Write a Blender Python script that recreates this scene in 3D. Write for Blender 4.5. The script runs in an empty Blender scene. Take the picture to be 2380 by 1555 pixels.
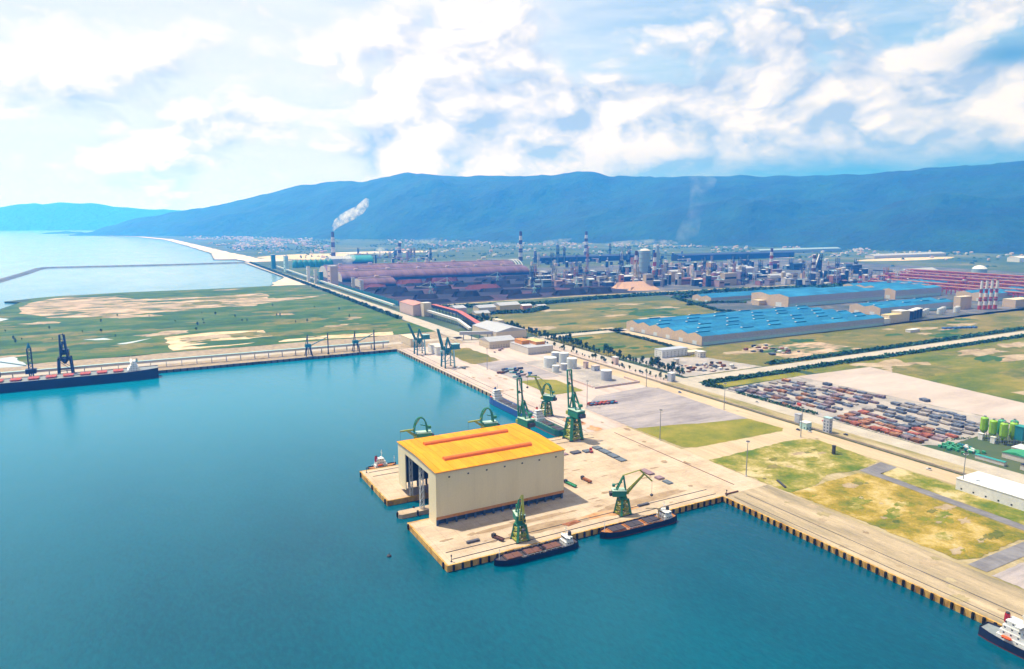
import bpy, bmesh, math, random
import numpy as np
from mathutils import Vector, Matrix, noise
random.seed(7)
sc = bpy.context.scene
col = sc.collection
R = math.radians

# ------------------------------------------------------------------ camera
HEAD = R(28.5); TILT = math.atan(262.5/1615.0); CAMZ = 214.0
fw = Vector((math.sin(HEAD)*math.cos(TILT), math.cos(HEAD)*math.cos(TILT), -math.sin(TILT)))
rt = Vector((math.cos(HEAD), -math.sin(HEAD), 0)); up = rt.cross(fw)
cam_data = bpy.data.cameras.new('camera'); cam = bpy.data.objects.new('camera', cam_data); col.objects.link(cam)
cam_data.sensor_width = 36.0; cam_data.lens = 1615.0/2380.0*36.0
cam_data.clip_start = 1.0; cam_data.clip_end = 120000.0
cam.matrix_world = Matrix(((rt.x, up.x, -fw.x, 0), (rt.y, up.y, -fw.y, 0), (rt.z, up.z, -fw.z, CAMZ), (0, 0, 0, 1)))
sc.camera = cam

# ------------------------------------------------------------------ light
SUN = Vector((-12, 15, 39)).normalized()
SUN_EL = math.asin(SUN.z); SUN_ROT = math.atan2(SUN.x, SUN.y)
sun_data = bpy.data.lights.new('sun', 'SUN'); sun = bpy.data.objects.new('sun', sun_data); col.objects.link(sun)
sun_data.energy = 5.0; sun_data.angle = R(0.6); sun_data.color = (1.0, 0.95, 0.87)
sun.rotation_euler = SUN.to_track_quat('Z', 'Y').to_euler(); sun.location = (0, 0, 3000)

sc.view_settings.view_transform = 'Standard'; sc.view_settings.look = 'None'
sc.view_settings.gamma = 1.0; sc.view_settings.use_curve_mapping = False
sc.view_settings.exposure = 0.55
sc.cycles.use_denoising = True
sc.cycles.max_bounces = 6; sc.cycles.diffuse_bounces = 3; sc.cycles.glossy_bounces = 2
sc.cycles.transparent_max_bounces = 8; sc.cycles.volume_bounces = 1
sc.cycles.volume_step_rate = 1.0; sc.cycles.volume_max_steps = 256

# ------------------------------------------------------------------ node helper
class E:                                   # a float socket with arithmetic
    def __init__(s, nt, sock): s.nt = nt; s.s = sock
    def _op(s, op, *a, clamp=False):
        n = s.nt.nodes.new('ShaderNodeMath'); n.operation = op; n.use_clamp = clamp
        for i, q in enumerate((s,)+a):
            if isinstance(q, E): s.nt.links.new(q.s, n.inputs[i])
            else: n.inputs[i].default_value = q
        return E(s.nt, n.outputs[0])
    def __add__(s, o): return s._op('ADD', o)
    def __radd__(s, o): return s._op('ADD', o)
    def __sub__(s, o): return s._op('SUBTRACT', o)
    def __rsub__(s, o): return (s*-1.0)+o
    def __mul__(s, o): return s._op('MULTIPLY', o)
    def __rmul__(s, o): return s._op('MULTIPLY', o)
    def __truediv__(s, o): return s._op('DIVIDE', o)
    def pow(s, o): return s._op('POWER', o)
    def clamp(s): return s._op('ADD', 0.0, clamp=True)
    def smooth(s, a, b):
        n = s.nt.nodes.new('ShaderNodeMapRange'); n.interpolation_type = 'SMOOTHSTEP'
        s.nt.links.new(s.s, n.inputs[0]); n.inputs[1].default_value = a; n.inputs[2].default_value = b
        return E(s.nt, n.outputs[0])
def comb(nt, x, y, z):
    n = nt.nodes.new('ShaderNodeCombineXYZ')
    for i, q in enumerate((x, y, z)):
        if isinstance(q, E): nt.links.new(q.s, n.inputs[i])
        else: n.inputs[i].default_value = q
    return n.outputs[0]
def nz(nt, vec, scale, detail=5, rough=.55, dist=0):
    n = nt.nodes.new('ShaderNodeTexNoise'); nt.links.new(vec, n.inputs['Vector'])
    n.inputs['Scale'].default_value = scale; n.inputs['Detail'].default_value = detail
    n.inputs['Roughness'].default_value = rough; n.inputs['Distortion'].default_value = dist
    return E(nt, n.outputs['Fac'])
def mixc(nt, f, a, b):
    n = nt.nodes.new('ShaderNodeMix'); n.data_type = 'RGBA'; n.clamp_factor = True
    if isinstance(f, E): nt.links.new(f.s, n.inputs[0])
    else: n.inputs[0].default_value = f
    for i, q in ((6, a), (7, b)):
        if isinstance(q, (tuple, list)): n.inputs[i].default_value = (*q[:3], 1)
        else: nt.links.new(q, n.inputs[i])
    return n.outputs[2]

# ------------------------------------------------------------------ world: sky and clouds
world = bpy.data.worlds.new('World'); sc.world = world; world.use_nodes = True
nt = world.node_tree; nt.nodes.clear()
SKYS = 0.10
sky = nt.nodes.new('ShaderNodeTexSky'); sky.sky_type = 'NISHITA'; sky.sun_disc = False
sky.sun_elevation = SUN_EL; sky.sun_rotation = SUN_ROT; sky.air_density = 1.3; sky.dust_density = 1.2; sky.ozone_density = 1.5
tc = nt.nodes.new('ShaderNodeTexCoord')
sp = nt.nodes.new('ShaderNodeSeparateXYZ'); nt.links.new(tc.outputs['Generated'], sp.inputs[0])
dx, dy, dz = (E(nt, sp.outputs[i]) for i in range(3))
az = dx._op('ARCTAN2', dy)*(180/math.pi)           # degrees, clockwise from +Y
el = dz._op('ARCSINE')*(180/math.pi)
def blob(a, e, ra, re):                            # soft cloud cell centred on a direction
    q = ((az-a)*(1/ra)); w = ((el-e)*(1/re))
    return ((q*q+w*w)*-1.0)._op('EXPONENT')
pv = comb(nt, dx, dy, dz*1.7)
def warped(k, sc_, off=None):
    src = pv
    if off:
        o_ = nt.nodes.new('ShaderNodeVectorMath'); o_.operation = 'ADD'; nt.links.new(pv, o_.inputs[0]); o_.inputs[1].default_value = off; src = o_.outputs[0]
    w_ = nt.nodes.new('ShaderNodeTexNoise'); nt.links.new(src, w_.inputs['Vector']); w_.inputs['Scale'].default_value = sc_; w_.inputs['Detail'].default_value = 4; w_.inputs['Roughness'].default_value = .55
    v_ = nt.nodes.new('ShaderNodeVectorMath'); v_.operation = 'MULTIPLY_ADD'; nt.links.new(w_.outputs['Color'], v_.inputs[0]); v_.inputs[1].default_value = (k, k, k); nt.links.new(src, v_.inputs[2]); return v_.outputs[0]
def puff(vec):
    t_ = None
    for sc_, w_, d_ in ((3.6, .85, 1), (9, .46, 1), (22, .30, 3)):
        q = (nz(nt, vec, sc_, d_, .5)*2.0-1.0)._op('ABSOLUTE')*(w_*1.5); t_ = q if t_ is None else t_+q
    return t_ - .12
pa = warped(.09, 6); pb = warped(.09, 6, (-.02, .006, .040))
n1 = puff(pa); n2 = puff(pb)
big = nz(nt, pv, 2.6, 4, .5); streak = nz(nt, comb(nt, dx, dy, dz*6.0), 5, 6, .6)
# the cumulus bank that sits on the mountains, flat-based, and single cells around it
bank = el.smooth(1.6, 2.8)*(el*-1.0).smooth(-12.0, -7.0)*az.smooth(15, 22)
cov = bank*.95 + blob(6.2, 6.9, 3.6, 1.3)*.40 + blob(1.5, 5.0, 4.2, 1.0)*.34 + blob(9.5, 8.2, 2.6, 1.0)*.3 + blob(20, 12.8, 12, 3.0)*.34 + blob(17, 5.6, 2, .8)*.25 \
    + blob(49, 12.6, 2.4, 1.1)*.34 + blob(53.5, 11.5, 3, 1.8)*.22 + blob(62, 14.8, 5, 2.0)*.36 - blob(62.8, 10.6, 3.6, 1.1)*.5 - blob(42, 16.0, 8, 2.2)*.20 \
    - blob(63.5, 5.4, 3.4, .75)*.55 + (big-.5)*.30 + .10
dens = n1 + cov
cl = (dens.smooth(.22, .60) + bank*(big*1.4+.45)).clamp()
veil = (streak.smooth(.38, .72)*.55 + blob(20, 12, 16, 5)*.5).clamp()
haze_w = (el*-1.0).smooth(-9, 0)
sunward = (az*-1.0).smooth(-50, -2)
lit = ((n1-n2)*2.0 + .54 + sunward*.28 + (n1-.35)*.6 + blob(18, 12.5, 15, 4)*.30 + bank*(el*-1.0).smooth(-6.0, -3.6)*.10).clamp()
ccol = mixc(nt, lit, (.30, .38, .50), (.74, .69, .64))
base = nt.nodes.new('ShaderNodeMix'); base.data_type = 'RGBA'; base.blend_type = 'MULTIPLY'; base.inputs[0].default_value = 1
nt.links.new(sky.outputs[0], base.inputs[6]); base.inputs[7].default_value = (SKYS*.85, SKYS*1.0, SKYS*1.06, 1)
b2 = mixc(nt, sunward*.85, base.outputs[2], (.60, .605, .62))
b3 = mixc(nt, haze_w*.35, b2, (.62, .62, .64))
b4 = mixc(nt, veil*.9, b3, (.64, .66, .70))
c0 = mixc(nt, cl*.96, b4, ccol)
under = az.smooth(26, 56)*(el*-1.0).smooth(-6.2, -3.5)*(streak*1.1+.45)          # heavy blue-grey underside of the bank
hole = blob(62.8, 10.6, 3.0, .9)
csky = mixc(nt, (under*.95+hole*.85).clamp(), c0, (.06, .21, .38))
bg = nt.nodes.new('ShaderNodeBackground'); nt.links.new(csky, bg.inputs[0]); bg.inputs[1].default_value = 1.0
wo = nt.nodes.new('ShaderNodeOutputWorld'); nt.links.new(bg.outputs[0], wo.inputs[0])

# ------------------------------------------------------------------ materials
MATS = {}
KA = .74                                   # overall albedo level
def mat(name, cols, scale=.1, lo=.35, hi=.65, rough=.85, metal=0.0, bump=0.0, bscale=1.0, stretch=(1, 1, 1), detail=6, rnd=0.0, spec=.25, nrough=.6, grid=None, streak=None, speck=0.0):
    m = bpy.data.materials.new(name); m.use_nodes = True; t = m.node_tree; t.nodes.clear()
    out = t.nodes.new('ShaderNodeOutputMaterial'); b = t.nodes.new('ShaderNodeBsdfPrincipled'); t.links.new(b.outputs[0], out.inputs[0])
    b.inputs['Roughness'].default_value = rough; b.inputs['Metallic'].default_value = metal; b.inputs['Specular IOR Level'].default_value = spec
    g = t.nodes.new('ShaderNodeNewGeometry'); cols = [tuple(q*KA for q in c) for c in cols]
    mp = t.nodes.new('ShaderNodeMapping'); t.links.new(g.outputs['Position'], mp.inputs[0]); mp.inputs['Scale'].default_value = stretch
    if len(cols) == 1:
        c = cols[0]; k = .86; cols = [(c[0]*k, c[1]*k, c[2]*k), (min(1, c[0]*1.1), min(1, c[1]*1.1), min(1, c[2]*1.1))]; lo, hi = .3, .7
    f = nz(t, mp.outputs[0], scale, detail, nrough)
    r = t.nodes.new('ShaderNodeValToRGB'); t.links.new(f.s, r.inputs[0])
    e = r.color_ramp.elements
    while len(e) < len(cols): e.new(.5)
    for i, c in enumerate(cols):
        e[i].position = lo+(hi-lo)*i/(len(cols)-1); e[i].color = (*c, 1)
    cs = r.outputs[0]
    if rnd:
        oi = t.nodes.new('ShaderNodeObjectInfo'); h = t.nodes.new('ShaderNodeHueSaturation')
        v = E(t, oi.outputs['Random'])*(2*rnd)+(1-rnd)
        t.links.new(v.s, h.inputs['Value']); t.links.new(cs, h.inputs['Color']); cs = h.outputs[0]
    k_ = None
    ps = t.nodes.new('ShaderNodeSeparateXYZ'); t.links.new(g.outputs['Position'], ps.inputs[0]); X_, Y_, Z_ = (E(t, ps.outputs[i]) for i in range(3))
    if grid:                                  # slab joints / cladding seams
        for ax, per, wd, dk in grid:
            a_ = ((X_, Y_, Z_)[ax]*(1/per))._op('FRACT'); l_ = a_._op('LESS_THAN', wd/per)*(-dk)+1.0; k_ = l_ if k_ is None else k_*l_
    if streak:                                # tyre wear, run-off, wind rows
        m2 = t.nodes.new('ShaderNodeMapping'); t.links.new(g.outputs['Position'], m2.inputs[0]); m2.inputs['Scale'].default_value = streak[0]
        l_ = nz(t, m2.outputs[0], 1.0, 6, .7).smooth(.42, .68)*(-streak[1])+1.0; k_ = l_ if k_ is None else k_*l_
    if speck:
        l_ = (nz(t, g.outputs['Position'], .55, 5, .75)-.5)*(speck*4)+1.0; k_ = l_ if k_ is None else k_*l_
    if k_ is not None:
        vm = t.nodes.new('ShaderNodeVectorMath'); vm.operation = 'SCALE'; t.links.new(cs, vm.inputs[0]); t.links.new(k_.s, vm.inputs['Scale']); cs = vm.outputs[0]
    t.links.new(cs, b.inputs['Base Color'])
    if bump:
        bn = nz(t, g.outputs['Position'], bscale, 4, .6); bp = t.nodes.new('ShaderNodeBump'); bp.inputs['Strength'].default_value = bump
        bp.inputs['Distance'].default_value = .5/bscale; t.links.new(bn.s, bp.inputs['Height']); t.links.new(bp.outputs[0], b.inputs['Normal'])
    MATS[name] = m
    return m
def flat(name, c, rough=.6, metal=0.0, rnd=0.0, spec=.3): return mat(name, [c], .4, rough=rough, metal=metal, rnd=rnd, spec=spec)

# ------------------------------------------------------------------ mesh helpers
class MB:
    def __init__(s): s.v = []; s.f = []; s.mi = []
    def quad(s, pts, k=0):
        i = len(s.v); s.v += [tuple(p) for p in pts]; s.f.append(tuple(range(i, i+len(pts)))); s.mi.append(k); return s
    def box(s, x0, x1, y0, y1, z0, z1, k=0):
        i = len(s.v); s.v += [(x, y, z) for z in (z0, z1) for x, y in ((x0, y0), (x1, y0), (x1, y1), (x0, y1))]
        for q in ((3, 2, 1, 0), (4, 5, 6, 7), (0, 1, 5, 4), (1, 2, 6, 5), (2, 3, 7, 6), (3, 0, 4, 7)): s.f.append(tuple(i+a for a in q)); s.mi.append(k)
        return s
    def beam(s, p, q, w, h=None, k=0):
        p = Vector(p); q = Vector(q); h = h or w; d = (q-p).normalized()
        a = d.cross(Vector((0, 0, 1)))
        if a.length < 1e-3: a = Vector((1, 0, 0))
        a.normalize(); b = a.cross(d)
        i = len(s.v)
        for c in (p, q):
            for u, w2 in ((-1, -1), (1, -1), (1, 1), (-1, 1)): s.v.append(tuple(c+a*(u*w/2)+b*(w2*h/2)))
        for t in ((0, 1, 2, 3), (7, 6, 5, 4), (4, 5, 1, 0), (5, 6, 2, 1), (6, 7, 3, 2), (7, 4, 0, 3)): s.f.append(tuple(i+a for a in t)); s.mi.append(k)
        return s
    def cyl(s, c, r0, r1, h, n=12, k=0, cap=True, axis=2):
        i = len(s.v)
        for zz, r in ((0, r0), (h, r1)):
            for j in range(n):
                a = 2*math.pi*j/n; o = [r*math.cos(a), r*math.sin(a), zz]
                if axis == 0: o = [o[2], o[0], o[1]]
                if axis == 1: o = [o[0], o[2], o[1]]
                s.v.append((c[0]+o[0], c[1]+o[1], c[2]+o[2]))
        for j in range(n): s.f.append((i+j, i+(j+1) % n, i+n+(j+1) % n, i+n+j)); s.mi.append(k)
        if cap: s.f.append(tuple(i+n+j for j in range(n))); s.f.append(tuple(i+n-1-j for j in range(n))); s.mi += [k, k]
        return s
    def lathe(s, c, prof, n=14, k=0):
        i = len(s.v)
        for r, z in prof:
            for j in range(n): a = 2*math.pi*j/n; s.v.append((c[0]+r*math.cos(a), c[1]+r*math.sin(a), c[2]+z))
        for q in range(len(prof)-1):
            for j in range(n): s.f.append((i+q*n+j, i+q*n+(j+1) % n, i+(q+1)*n+(j+1) % n, i+(q+1)*n+j)); s.mi.append(k)
        s.f.append(tuple(i+(len(prof)-1)*n+j for j in range(n))); s.mi.append(k)
        return s
    def prism(s, pts, z0, z1, k=0, top=None):
        n = len(pts); i = len(s.v)
        s.v += [(p[0], p[1], z0) for p in pts]+[(p[0], p[1], z1) for p in (top or pts)]
        for j in range(n): s.f.append((i+j, i+(j+1) % n, i+n+(j+1) % n, i+n+j)); s.mi.append(k)
        s.f.append(tuple(i+n+j for j in range(n))); s.f.append(tuple(i+n-1-j for j in range(n))); s.mi += [k, k]
        return s
    def gable(s, x0, x1, y0, y1, z0, z1, axis='x', k=0, over=0.0):      # solid roof wedge, ridge along axis
        if axis == 'x':
            m = (y0+y1)/2; a = [(x0-over, y0-over, z0), (x0-over, y1+over, z0), (x0-over, m, z1)]; b = [(x1+over, y0-over, z0), (x1+over, y1+over, z0), (x1+over, m, z1)]
        else:
            m = (x0+x1)/2; a = [(x0-over, y0-over, z0), (x1+over, y0-over, z0), (m, y0-over, z1)]; b = [(x0-over, y1+over, z0), (x1+over, y1+over, z0), (m, y1+over, z1)]
        i = len(s.v); s.v += a+b
        for q in ((0, 1, 2), (5, 4, 3), (0, 3, 4, 1), (1, 4, 5, 2), (2, 5, 3, 0)): s.f.append(tuple(i+t for t in q)); s.mi.append(k)
        return s
    def mesh(s, name, mats, smooth=False):
        me = bpy.data.meshes.new(name); me.from_pydata(s.v, [], s.f)
        if not isinstance(mats, (list, tuple)): mats = [mats]
        for m in mats: me.materials.append(MATS[m] if isinstance(m, str) else m)
        if len(mats) > 1: me.polygons.foreach_set('material_index', s.mi)
        bm = bmesh.new(); bm.from_mesh(me); bmesh.ops.recalc_face_normals(bm, faces=bm.faces); bm.to_mesh(me); bm.free()
        if smooth: me.polygons.foreach_set('use_smooth', [True]*len(me.polygons))
        me.update(); return me
    def build(s, name, mats, parent=None, smooth=False, loc=None):
        o = bpy.data.objects.new(name, s.mesh(name, mats, smooth)); col.objects.link(o)
        if parent is not None: o.parent = parent
        if loc: o.location = loc
        return o
def put(name, me, loc=(0, 0, 0), rz=0, parent=None):
    o = bpy.data.objects.new(name, me); col.objects.link(o); o.location = loc; o.rotation_euler[2] = rz
    if parent is not None: o.parent = parent
    return o
def tag(o, label, cat, group=None):
    o['label'] = label; o['category'] = cat
    if group: o['group'] = group
    return o
def thing(name, label, cat, loc=(0, 0, 0), rz=0, group=None):
    o = bpy.data.objects.new(name, None); o.empty_display_size = 2; col.objects.link(o)
    o.location = loc; o.rotation_euler[2] = rz
    return tag(o, label, cat, group)
def struct(o, kind='structure'): o['kind'] = kind; return o
def dup(root, loc, rz, label, group=None):
    def cp(o, par):
        c = o.copy(); col.objects.link(c); c.parent = par
        for ch in list(o.children): cp(ch, c)
        return c
    r = cp(root, None); r.location = loc; r.rotation_euler[2] = rz; r['label'] = label
    if group: r['group'] = group
    return r
# ================================================================== THE SETTING
GZ = 4.0
G10 = [(0, 10, .35, .22), (1, 10, .35, .22)]
mat('concrete_deck', [(.40, .29, .19), (.55, .42, .29), (.61, .49, .36)], .05, .3, .66, stretch=(.7, 1, 1), bump=.15, bscale=.5, detail=10, nrough=.7, grid=G10, streak=((.03, .06, 1), .13), speck=.12)
mat('concrete_quay', [(.26, .22, .14), (.42, .33, .21), (.58, .46, .30)], .035, .36, .64, stretch=(1.2, .22, 1), bump=.2, bscale=.4, detail=10, nrough=.72, streak=((.16, .012, 1), .24), speck=.14)
mat('concrete_apron', [(.42, .32, .27), (.56, .45, .39), (.62, .51, .45)], .035, .3, .7, stretch=(1, .35, 1), bump=.1, bscale=.4, detail=10, nrough=.7, grid=G10, streak=((.12, .01, 1), .14), speck=.08)
mat('concrete_road', [(.48, .36, .22), (.60, .47, .31)], .05, .35, .65, stretch=(1, .2, 1), detail=10, nrough=.7, streak=((.5, .01, 1), .16), speck=.08)
mat('pale_road', [(.40, .35, .28), (.52, .46, .38)], .05, .35, .65, detail=10, nrough=.7, speck=.10)
mat('asphalt_lot', [(.25, .22, .23), (.36, .32, .32), (.44, .38, .36)], .03, .35, .65, stretch=(.4, 1, 1), detail=10, nrough=.7, streak=((.02, .2, 1), .25), speck=.10)
mat('asphalt_road', [(.17, .16, .17), (.25, .24, .25)], .08, .35, .65, detail=9, streak=((.3, .02, 1), .2), speck=.1)
mat('grass_olive', [(.12, .14, .006), (.19, .19, .008), (.27, .23, .02), (.40, .32, .10)], .03, .33, .74, bump=.4, bscale=.6, detail=11, nrough=.72, speck=.16)
mat('grass_dry', [(.08, .12, .006), (.18, .165, .010), (.32, .225, .02), (.47, .345, .10), (.54, .44, .24)], .03, .34, .66, bump=.5, bscale=.6, detail=12, nrough=.74, speck=.18)
mat('grass_patchy', [(.08, .14, .006), (.16, .18, .010), (.31, .26, .05), (.53, .43, .22)], .026, .38, .60, bump=.5, bscale=.6, detail=12, nrough=.72, speck=.18)
mat('field_green', [(.05, .10, .004), (.12, .145, .006), (.22, .19, .02), (.34, .26, .07)], .014, .36, .70, bump=.3, bscale=.3, stretch=(.5, 1, 1), detail=12, nrough=.72, speck=.15)
mat('field_olive', [(.06, .095, .008), (.13, .13, .014), (.21, .165, .03), (.34, .25, .09)], .012, .36, .68, bump=.3, bscale=.3, detail=12, nrough=.72, stretch=(.6, 1, 1), speck=.15)
mat('marsh', [(.003, .045, .006), (.018, .09, .006), (.06, .125, .010), (.14, .13, .022), (.34, .26, .14)], .010, .35, .70, bump=.3, bscale=.15, stretch=(.8, 1.6, 1), detail=12, nrough=.70, speck=.15)
mat('marsh_sand', [(.01, .07, .015), (.08, .12, .03), (.40, .28, .17), (.58, .43, .30)], .016, .38, .58, stretch=(.7, 1.8, 1), detail=12, nrough=.72, speck=.12)
mat('sand', [(.44, .29, .13), (.66, .49, .29), (.74, .59, .42)], .035, .36, .64, detail=11, nrough=.72, bump=.3, bscale=.1, speck=.12)
mat('dirt_yard', [(.26, .24, .22), (.38, .34, .31), (.50, .44, .38)], .025, .36, .64, detail=11, nrough=.72, speck=.14)
mat('pink_lot', [(.38, .31, .27), (.48, .40, .35), (.55, .48, .43)], .014, .34, .66, stretch=(.3, 1, 1), detail=11, nrough=.72, speck=.08)
mat('coal_ground', [(.006, .008, .022), (.018, .02, .045), (.09, .03, .05), (.20, .08, .09)], .007, .40, .74, stretch=(.4, 1, 1), detail=12, nrough=.72)
mat('plant_ground', [(.03, .06, .06), (.09, .10, .11), (.24, .21, .20)], .008, .36, .66, detail=12, nrough=.74)
mat('plain', [(.02, .06, .03), (.05, .095, .04), (.11, .13, .055), (.32, .26, .19)], .0026, .38, .74, detail=13, stretch=(.6, 1, 1), nrough=.70)
mat('forest_hill', [(.0005, .014, .022), (.001, .028, .036), (.003, .046, .046), (.008, .065, .05)], .0022, .34, .68, detail=12, bump=.8, bscale=.006, nrough=.7)
mat('beach_sand', [(.58, .43, .31), (.75, .62, .50)], .01)
mat('rubble', [(.07, .09, .10), (.17, .18, .19)], .05, detail=8)
mat('quay_face', [(.34, .17, .03), (.58, .33, .07), (.68, .44, .15)], .2, .35, .65, stretch=(1, 1, .5), speck=.15)
mat('ballast', [(.26, .20, .13), (.42, .33, .22)], .15, speck=.15)
mat('verge', [(.14, .16, .03), (.34, .27, .13), (.46, .38, .23)], .05, .35, .62, stretch=(1, .2, 1), detail=10, nrough=.72, speck=.15)

# water ------------------------------------------------------------
def water_mat():
    m = bpy.data.materials.new('sea_water'); m.use_nodes = True; t = m.node_tree; t.nodes.clear()
    out = t.nodes.new('ShaderNodeOutputMaterial'); b = t.nodes.new('ShaderNodeBsdfPrincipled'); t.links.new(b.outputs[0], out.inputs[0])
    g = t.nodes.new('ShaderNodeNewGeometry')
    mp = t.nodes.new('ShaderNodeMapping'); t.links.new(g.outputs['Position'], mp.inputs[0]); mp.inputs['Rotation'].default_value = (0, 0, R(35)); mp.inputs['Scale'].default_value = (1, .45, 1)
    ps = t.nodes.new('ShaderNodeSeparateXYZ'); t.links.new(g.outputs['Position'], ps.inputs[0])
    bay = E(t, ps.outputs[1]).smooth(1500, 3200)                 # far bay: bright sky reflection put into the base colour, bump calmer
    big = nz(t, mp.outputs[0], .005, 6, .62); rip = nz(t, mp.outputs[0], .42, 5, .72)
    deep = mixc(t, (big+(rip-.5)*.85).smooth(.22, .78), (.0, .046, .076), (.0, .078, .116))  # light and dark of small ripples put into the base colour
    basin = E(t, ps.outputs[1]).smooth(380, 950); deep = mixc(t, basin, deep, (.0, .145, .215))   # basin: sky reflection put into a lighter base colour
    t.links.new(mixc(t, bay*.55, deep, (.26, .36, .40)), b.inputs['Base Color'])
    b.inputs['IOR'].default_value = 1.33; b.inputs['Specular IOR Level'].default_value = .36
    rr = nz(t, mp.outputs[0], .008, 5, .6)*.22 + .06
    t.links.new(rr.s, b.inputs['Roughness'])
    h = nz(t, mp.outputs[0], .07, 5, .62)*1.3 + nz(t, mp.outputs[0], .35, 4, .65)*.5
    bp = t.nodes.new('ShaderNodeBump'); t.links.new((bay*-.18+.24).s, bp.inputs['Strength']); bp.inputs['Distance'].default_value = 1.2
    t.links.new(h.s, bp.inputs['Height']); t.links.new(bp.outputs[0], b.inputs['Normal'])
    MATS['sea_water'] = m
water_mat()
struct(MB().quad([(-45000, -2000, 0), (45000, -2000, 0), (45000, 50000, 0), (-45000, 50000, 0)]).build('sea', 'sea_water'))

# mainland ---------------------------------------------------------
LAND = [(388, -700), (388, 558), (376, 558), (376, 1094), (-1000, 1094), (-1000, 1700), (-420, 2080), (-294, 2074), (-270, 2215), (-310, 2262), (-239, 2332), (-190, 2357), (-14, 2388),
        (199, 2381), (391, 2399), (464, 2644), (514, 2799), (540, 3300), (545, 3860), (516, 4185), (397, 4249), (463, 5143), (418, 6890), (335, 9311), (62, 11153), (-408, 12268), (-700, 14000), (36000, 14000), (36000, -700)]
land = struct(MB().prism(LAND, -3, GZ-.3).build('land', 'plain'))
LV = [0]
RAG = {'grass_olive': .9, 'grass_dry': 1.6, 'grass_patchy': 1.5, 'marsh': 9, 'marsh_sand': 26, 'sand': 5, 'beach_sand': 14, 'field_olive': 4, 'field_green': 4, 'asphalt_lot': .7, 'dirt_yard': 2, 'coal_ground': 12, 'plant_ground': 6, 'pool_water': 7}
def ragged(pts, amp, seed):
    out = []; st = amp*1.8
    for (x0, y0), (x1, y1) in zip(pts, pts[1:]+pts[:1]):
        n = max(1, min(60, int(math.hypot(x1-x0, y1-y0)/st)))
        for k in range(n):
            x, y = x0+(x1-x0)*k/n, y0+(y1-y0)*k/n; v = Vector((x/st*.45, y/st*.45, seed))
            out.append((x+amp*1.1*noise.fractal(v, 1, 2, 3), y+amp*1.1*noise.fractal(v+Vector((9, 4, 2)), 1, 2, 3)))
    return out
def sheet(name, pts, m, lvl=1, z=None):
    zz = (GZ-.3+lvl*.05) if z is None else z
    if m in RAG: pts = ragged(list(pts), RAG[m], 3.3)
    return struct(MB().quad([(p[0], p[1], zz) for p in pts]).build(name, m))
def rect(name, x0, x1, y0, y1, m, lvl=1): return sheet(name, [(x0, y0), (x1, y0), (x1, y1), (x0, y1)], m, lvl)

rect('apron', 388.3, 620, -690, 558, 'verge', 1)
sheet('apron', [(376.3, 558), (640, 558), (640, 1094), (376.3, 1094)], 'concrete_apron', 1)
rect('quay_deck', 388.4, 437, -690, 372, 'concrete_quay', 3)
rect('quay_deck', 388.4, 437, 372, 640, 'concrete_deck', 3)
rect('quay_deck', 376.4, 436, 558, 1090, 'concrete_apron', 4)
rect('road', 437, 571, 438, 473, 'concrete_road', 3)
rect('road', 571, 597, -690, 1000, 'concrete_road', 3)
rect('railway_bed', 597, 606, -690, 1060, 'ballast', 3)
rect('verge', 606, 621, -690, 690, 'verge', 3)
rect('road', 621, 645, -690, 1075, 'pale_road', 3)
sheet('grass_plot', [(439, 363), (437.5, 438), (540, 443), (566, 440), (574, 430), (568.5, 364), (532, 358), (500, 364), (470, 352), (440, 352)], 'grass_patchy', 5)
sheet('grass_plot', [(442, 478), (440, 546), (492, 535), (511, 528), (571, 517), (575, 474), (566, 468), (452, 470)], 'grass_olive', 5)
sheet('asphalt_lot', [(440, 546), (440, 636), (484, 676), (566, 684), (578, 672), (571, 517), (511, 528), (492, 535)], 'asphalt_lot', 5)
sheet('road', [(532, 357), (568, 362), (568, 347), (541, 343), (530, 150), (521, 150), (531, 343)], 'asphalt_road', 5)
sheet('grass_plot', [(442, 225), (440, 352), (470, 352), (525, 354), (531, 343), (523, 228), (520, 221), (452, 221)], 'grass_dry', 5)
sheet('grass_plot', [(541, 343), (568, 346), (569, 150), (531, 150)], 'grass_patchy', 5)
rect('road', 441, 540, 208, 219, 'asphalt_road', 6)
rect('parking_lot', 439, 520, 120, 204, 'asphalt_lot', 5)
sheet('grass_plot', [(433, 926), (433, 1056), (485, 1050), (485, 929), (441, 922)], 'field_olive', 6)
sheet('grass_plot', [(438, 706), (440, 789), (470, 787), (487, 773), (486, 706)], 'grass_olive', 6)
rect('asphalt_lot', 440, 505, 790, 922, 'asphalt_lot', 5)
sheet('tank_yard', [(508, 707), (508, 900), (570, 900), (574, 707)], 'dirt_yard', 5)
# slab yard and fields beyond the railway
sheet('slab_yard', [(646, 374), (646, 628), (790, 634), (806, 390), (790, 362), (663, 362)], 'dirt_yard', 4)
sheet('paved_lot', [(790, 634), (936, 626), (905, 405), (870, 300), (780, 300), (806, 390)], 'pink_lot', 5)
sheet('field', [(936, 626), (905, 405), (860, -600), (2600, -600), (2600, 690), (830, 660), (830, 634)], 'field_green', 2)
sheet('grass_plot', [(650, 634), (812, 634), (812, 655), (660, 655)], 'grass_olive', 5)
rect('road', 645, 2600, 673, 700, 'pale_road', 4)
sheet('field', [(700, 702), (2600, 712), (2600, 905), (1200, 880), (840, 860), (700, 850)], 'field_olive', 2)
sheet('construction_yard', [(655, 704), (800, 704), (775, 800), (660, 850)], 'dirt_yard', 4)
sheet('construction_yard', [(870, 720), (1060, 720), (1060, 800), (880, 820)], 'marsh_sand', 4)
rect('road', 645, 850, 1068, 1092, 'pale_road', 4)
sheet('field', [(648, 855), (648, 1066), (800, 1060), (800, 865), (755, 862)], 'field_olive', 3)
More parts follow.
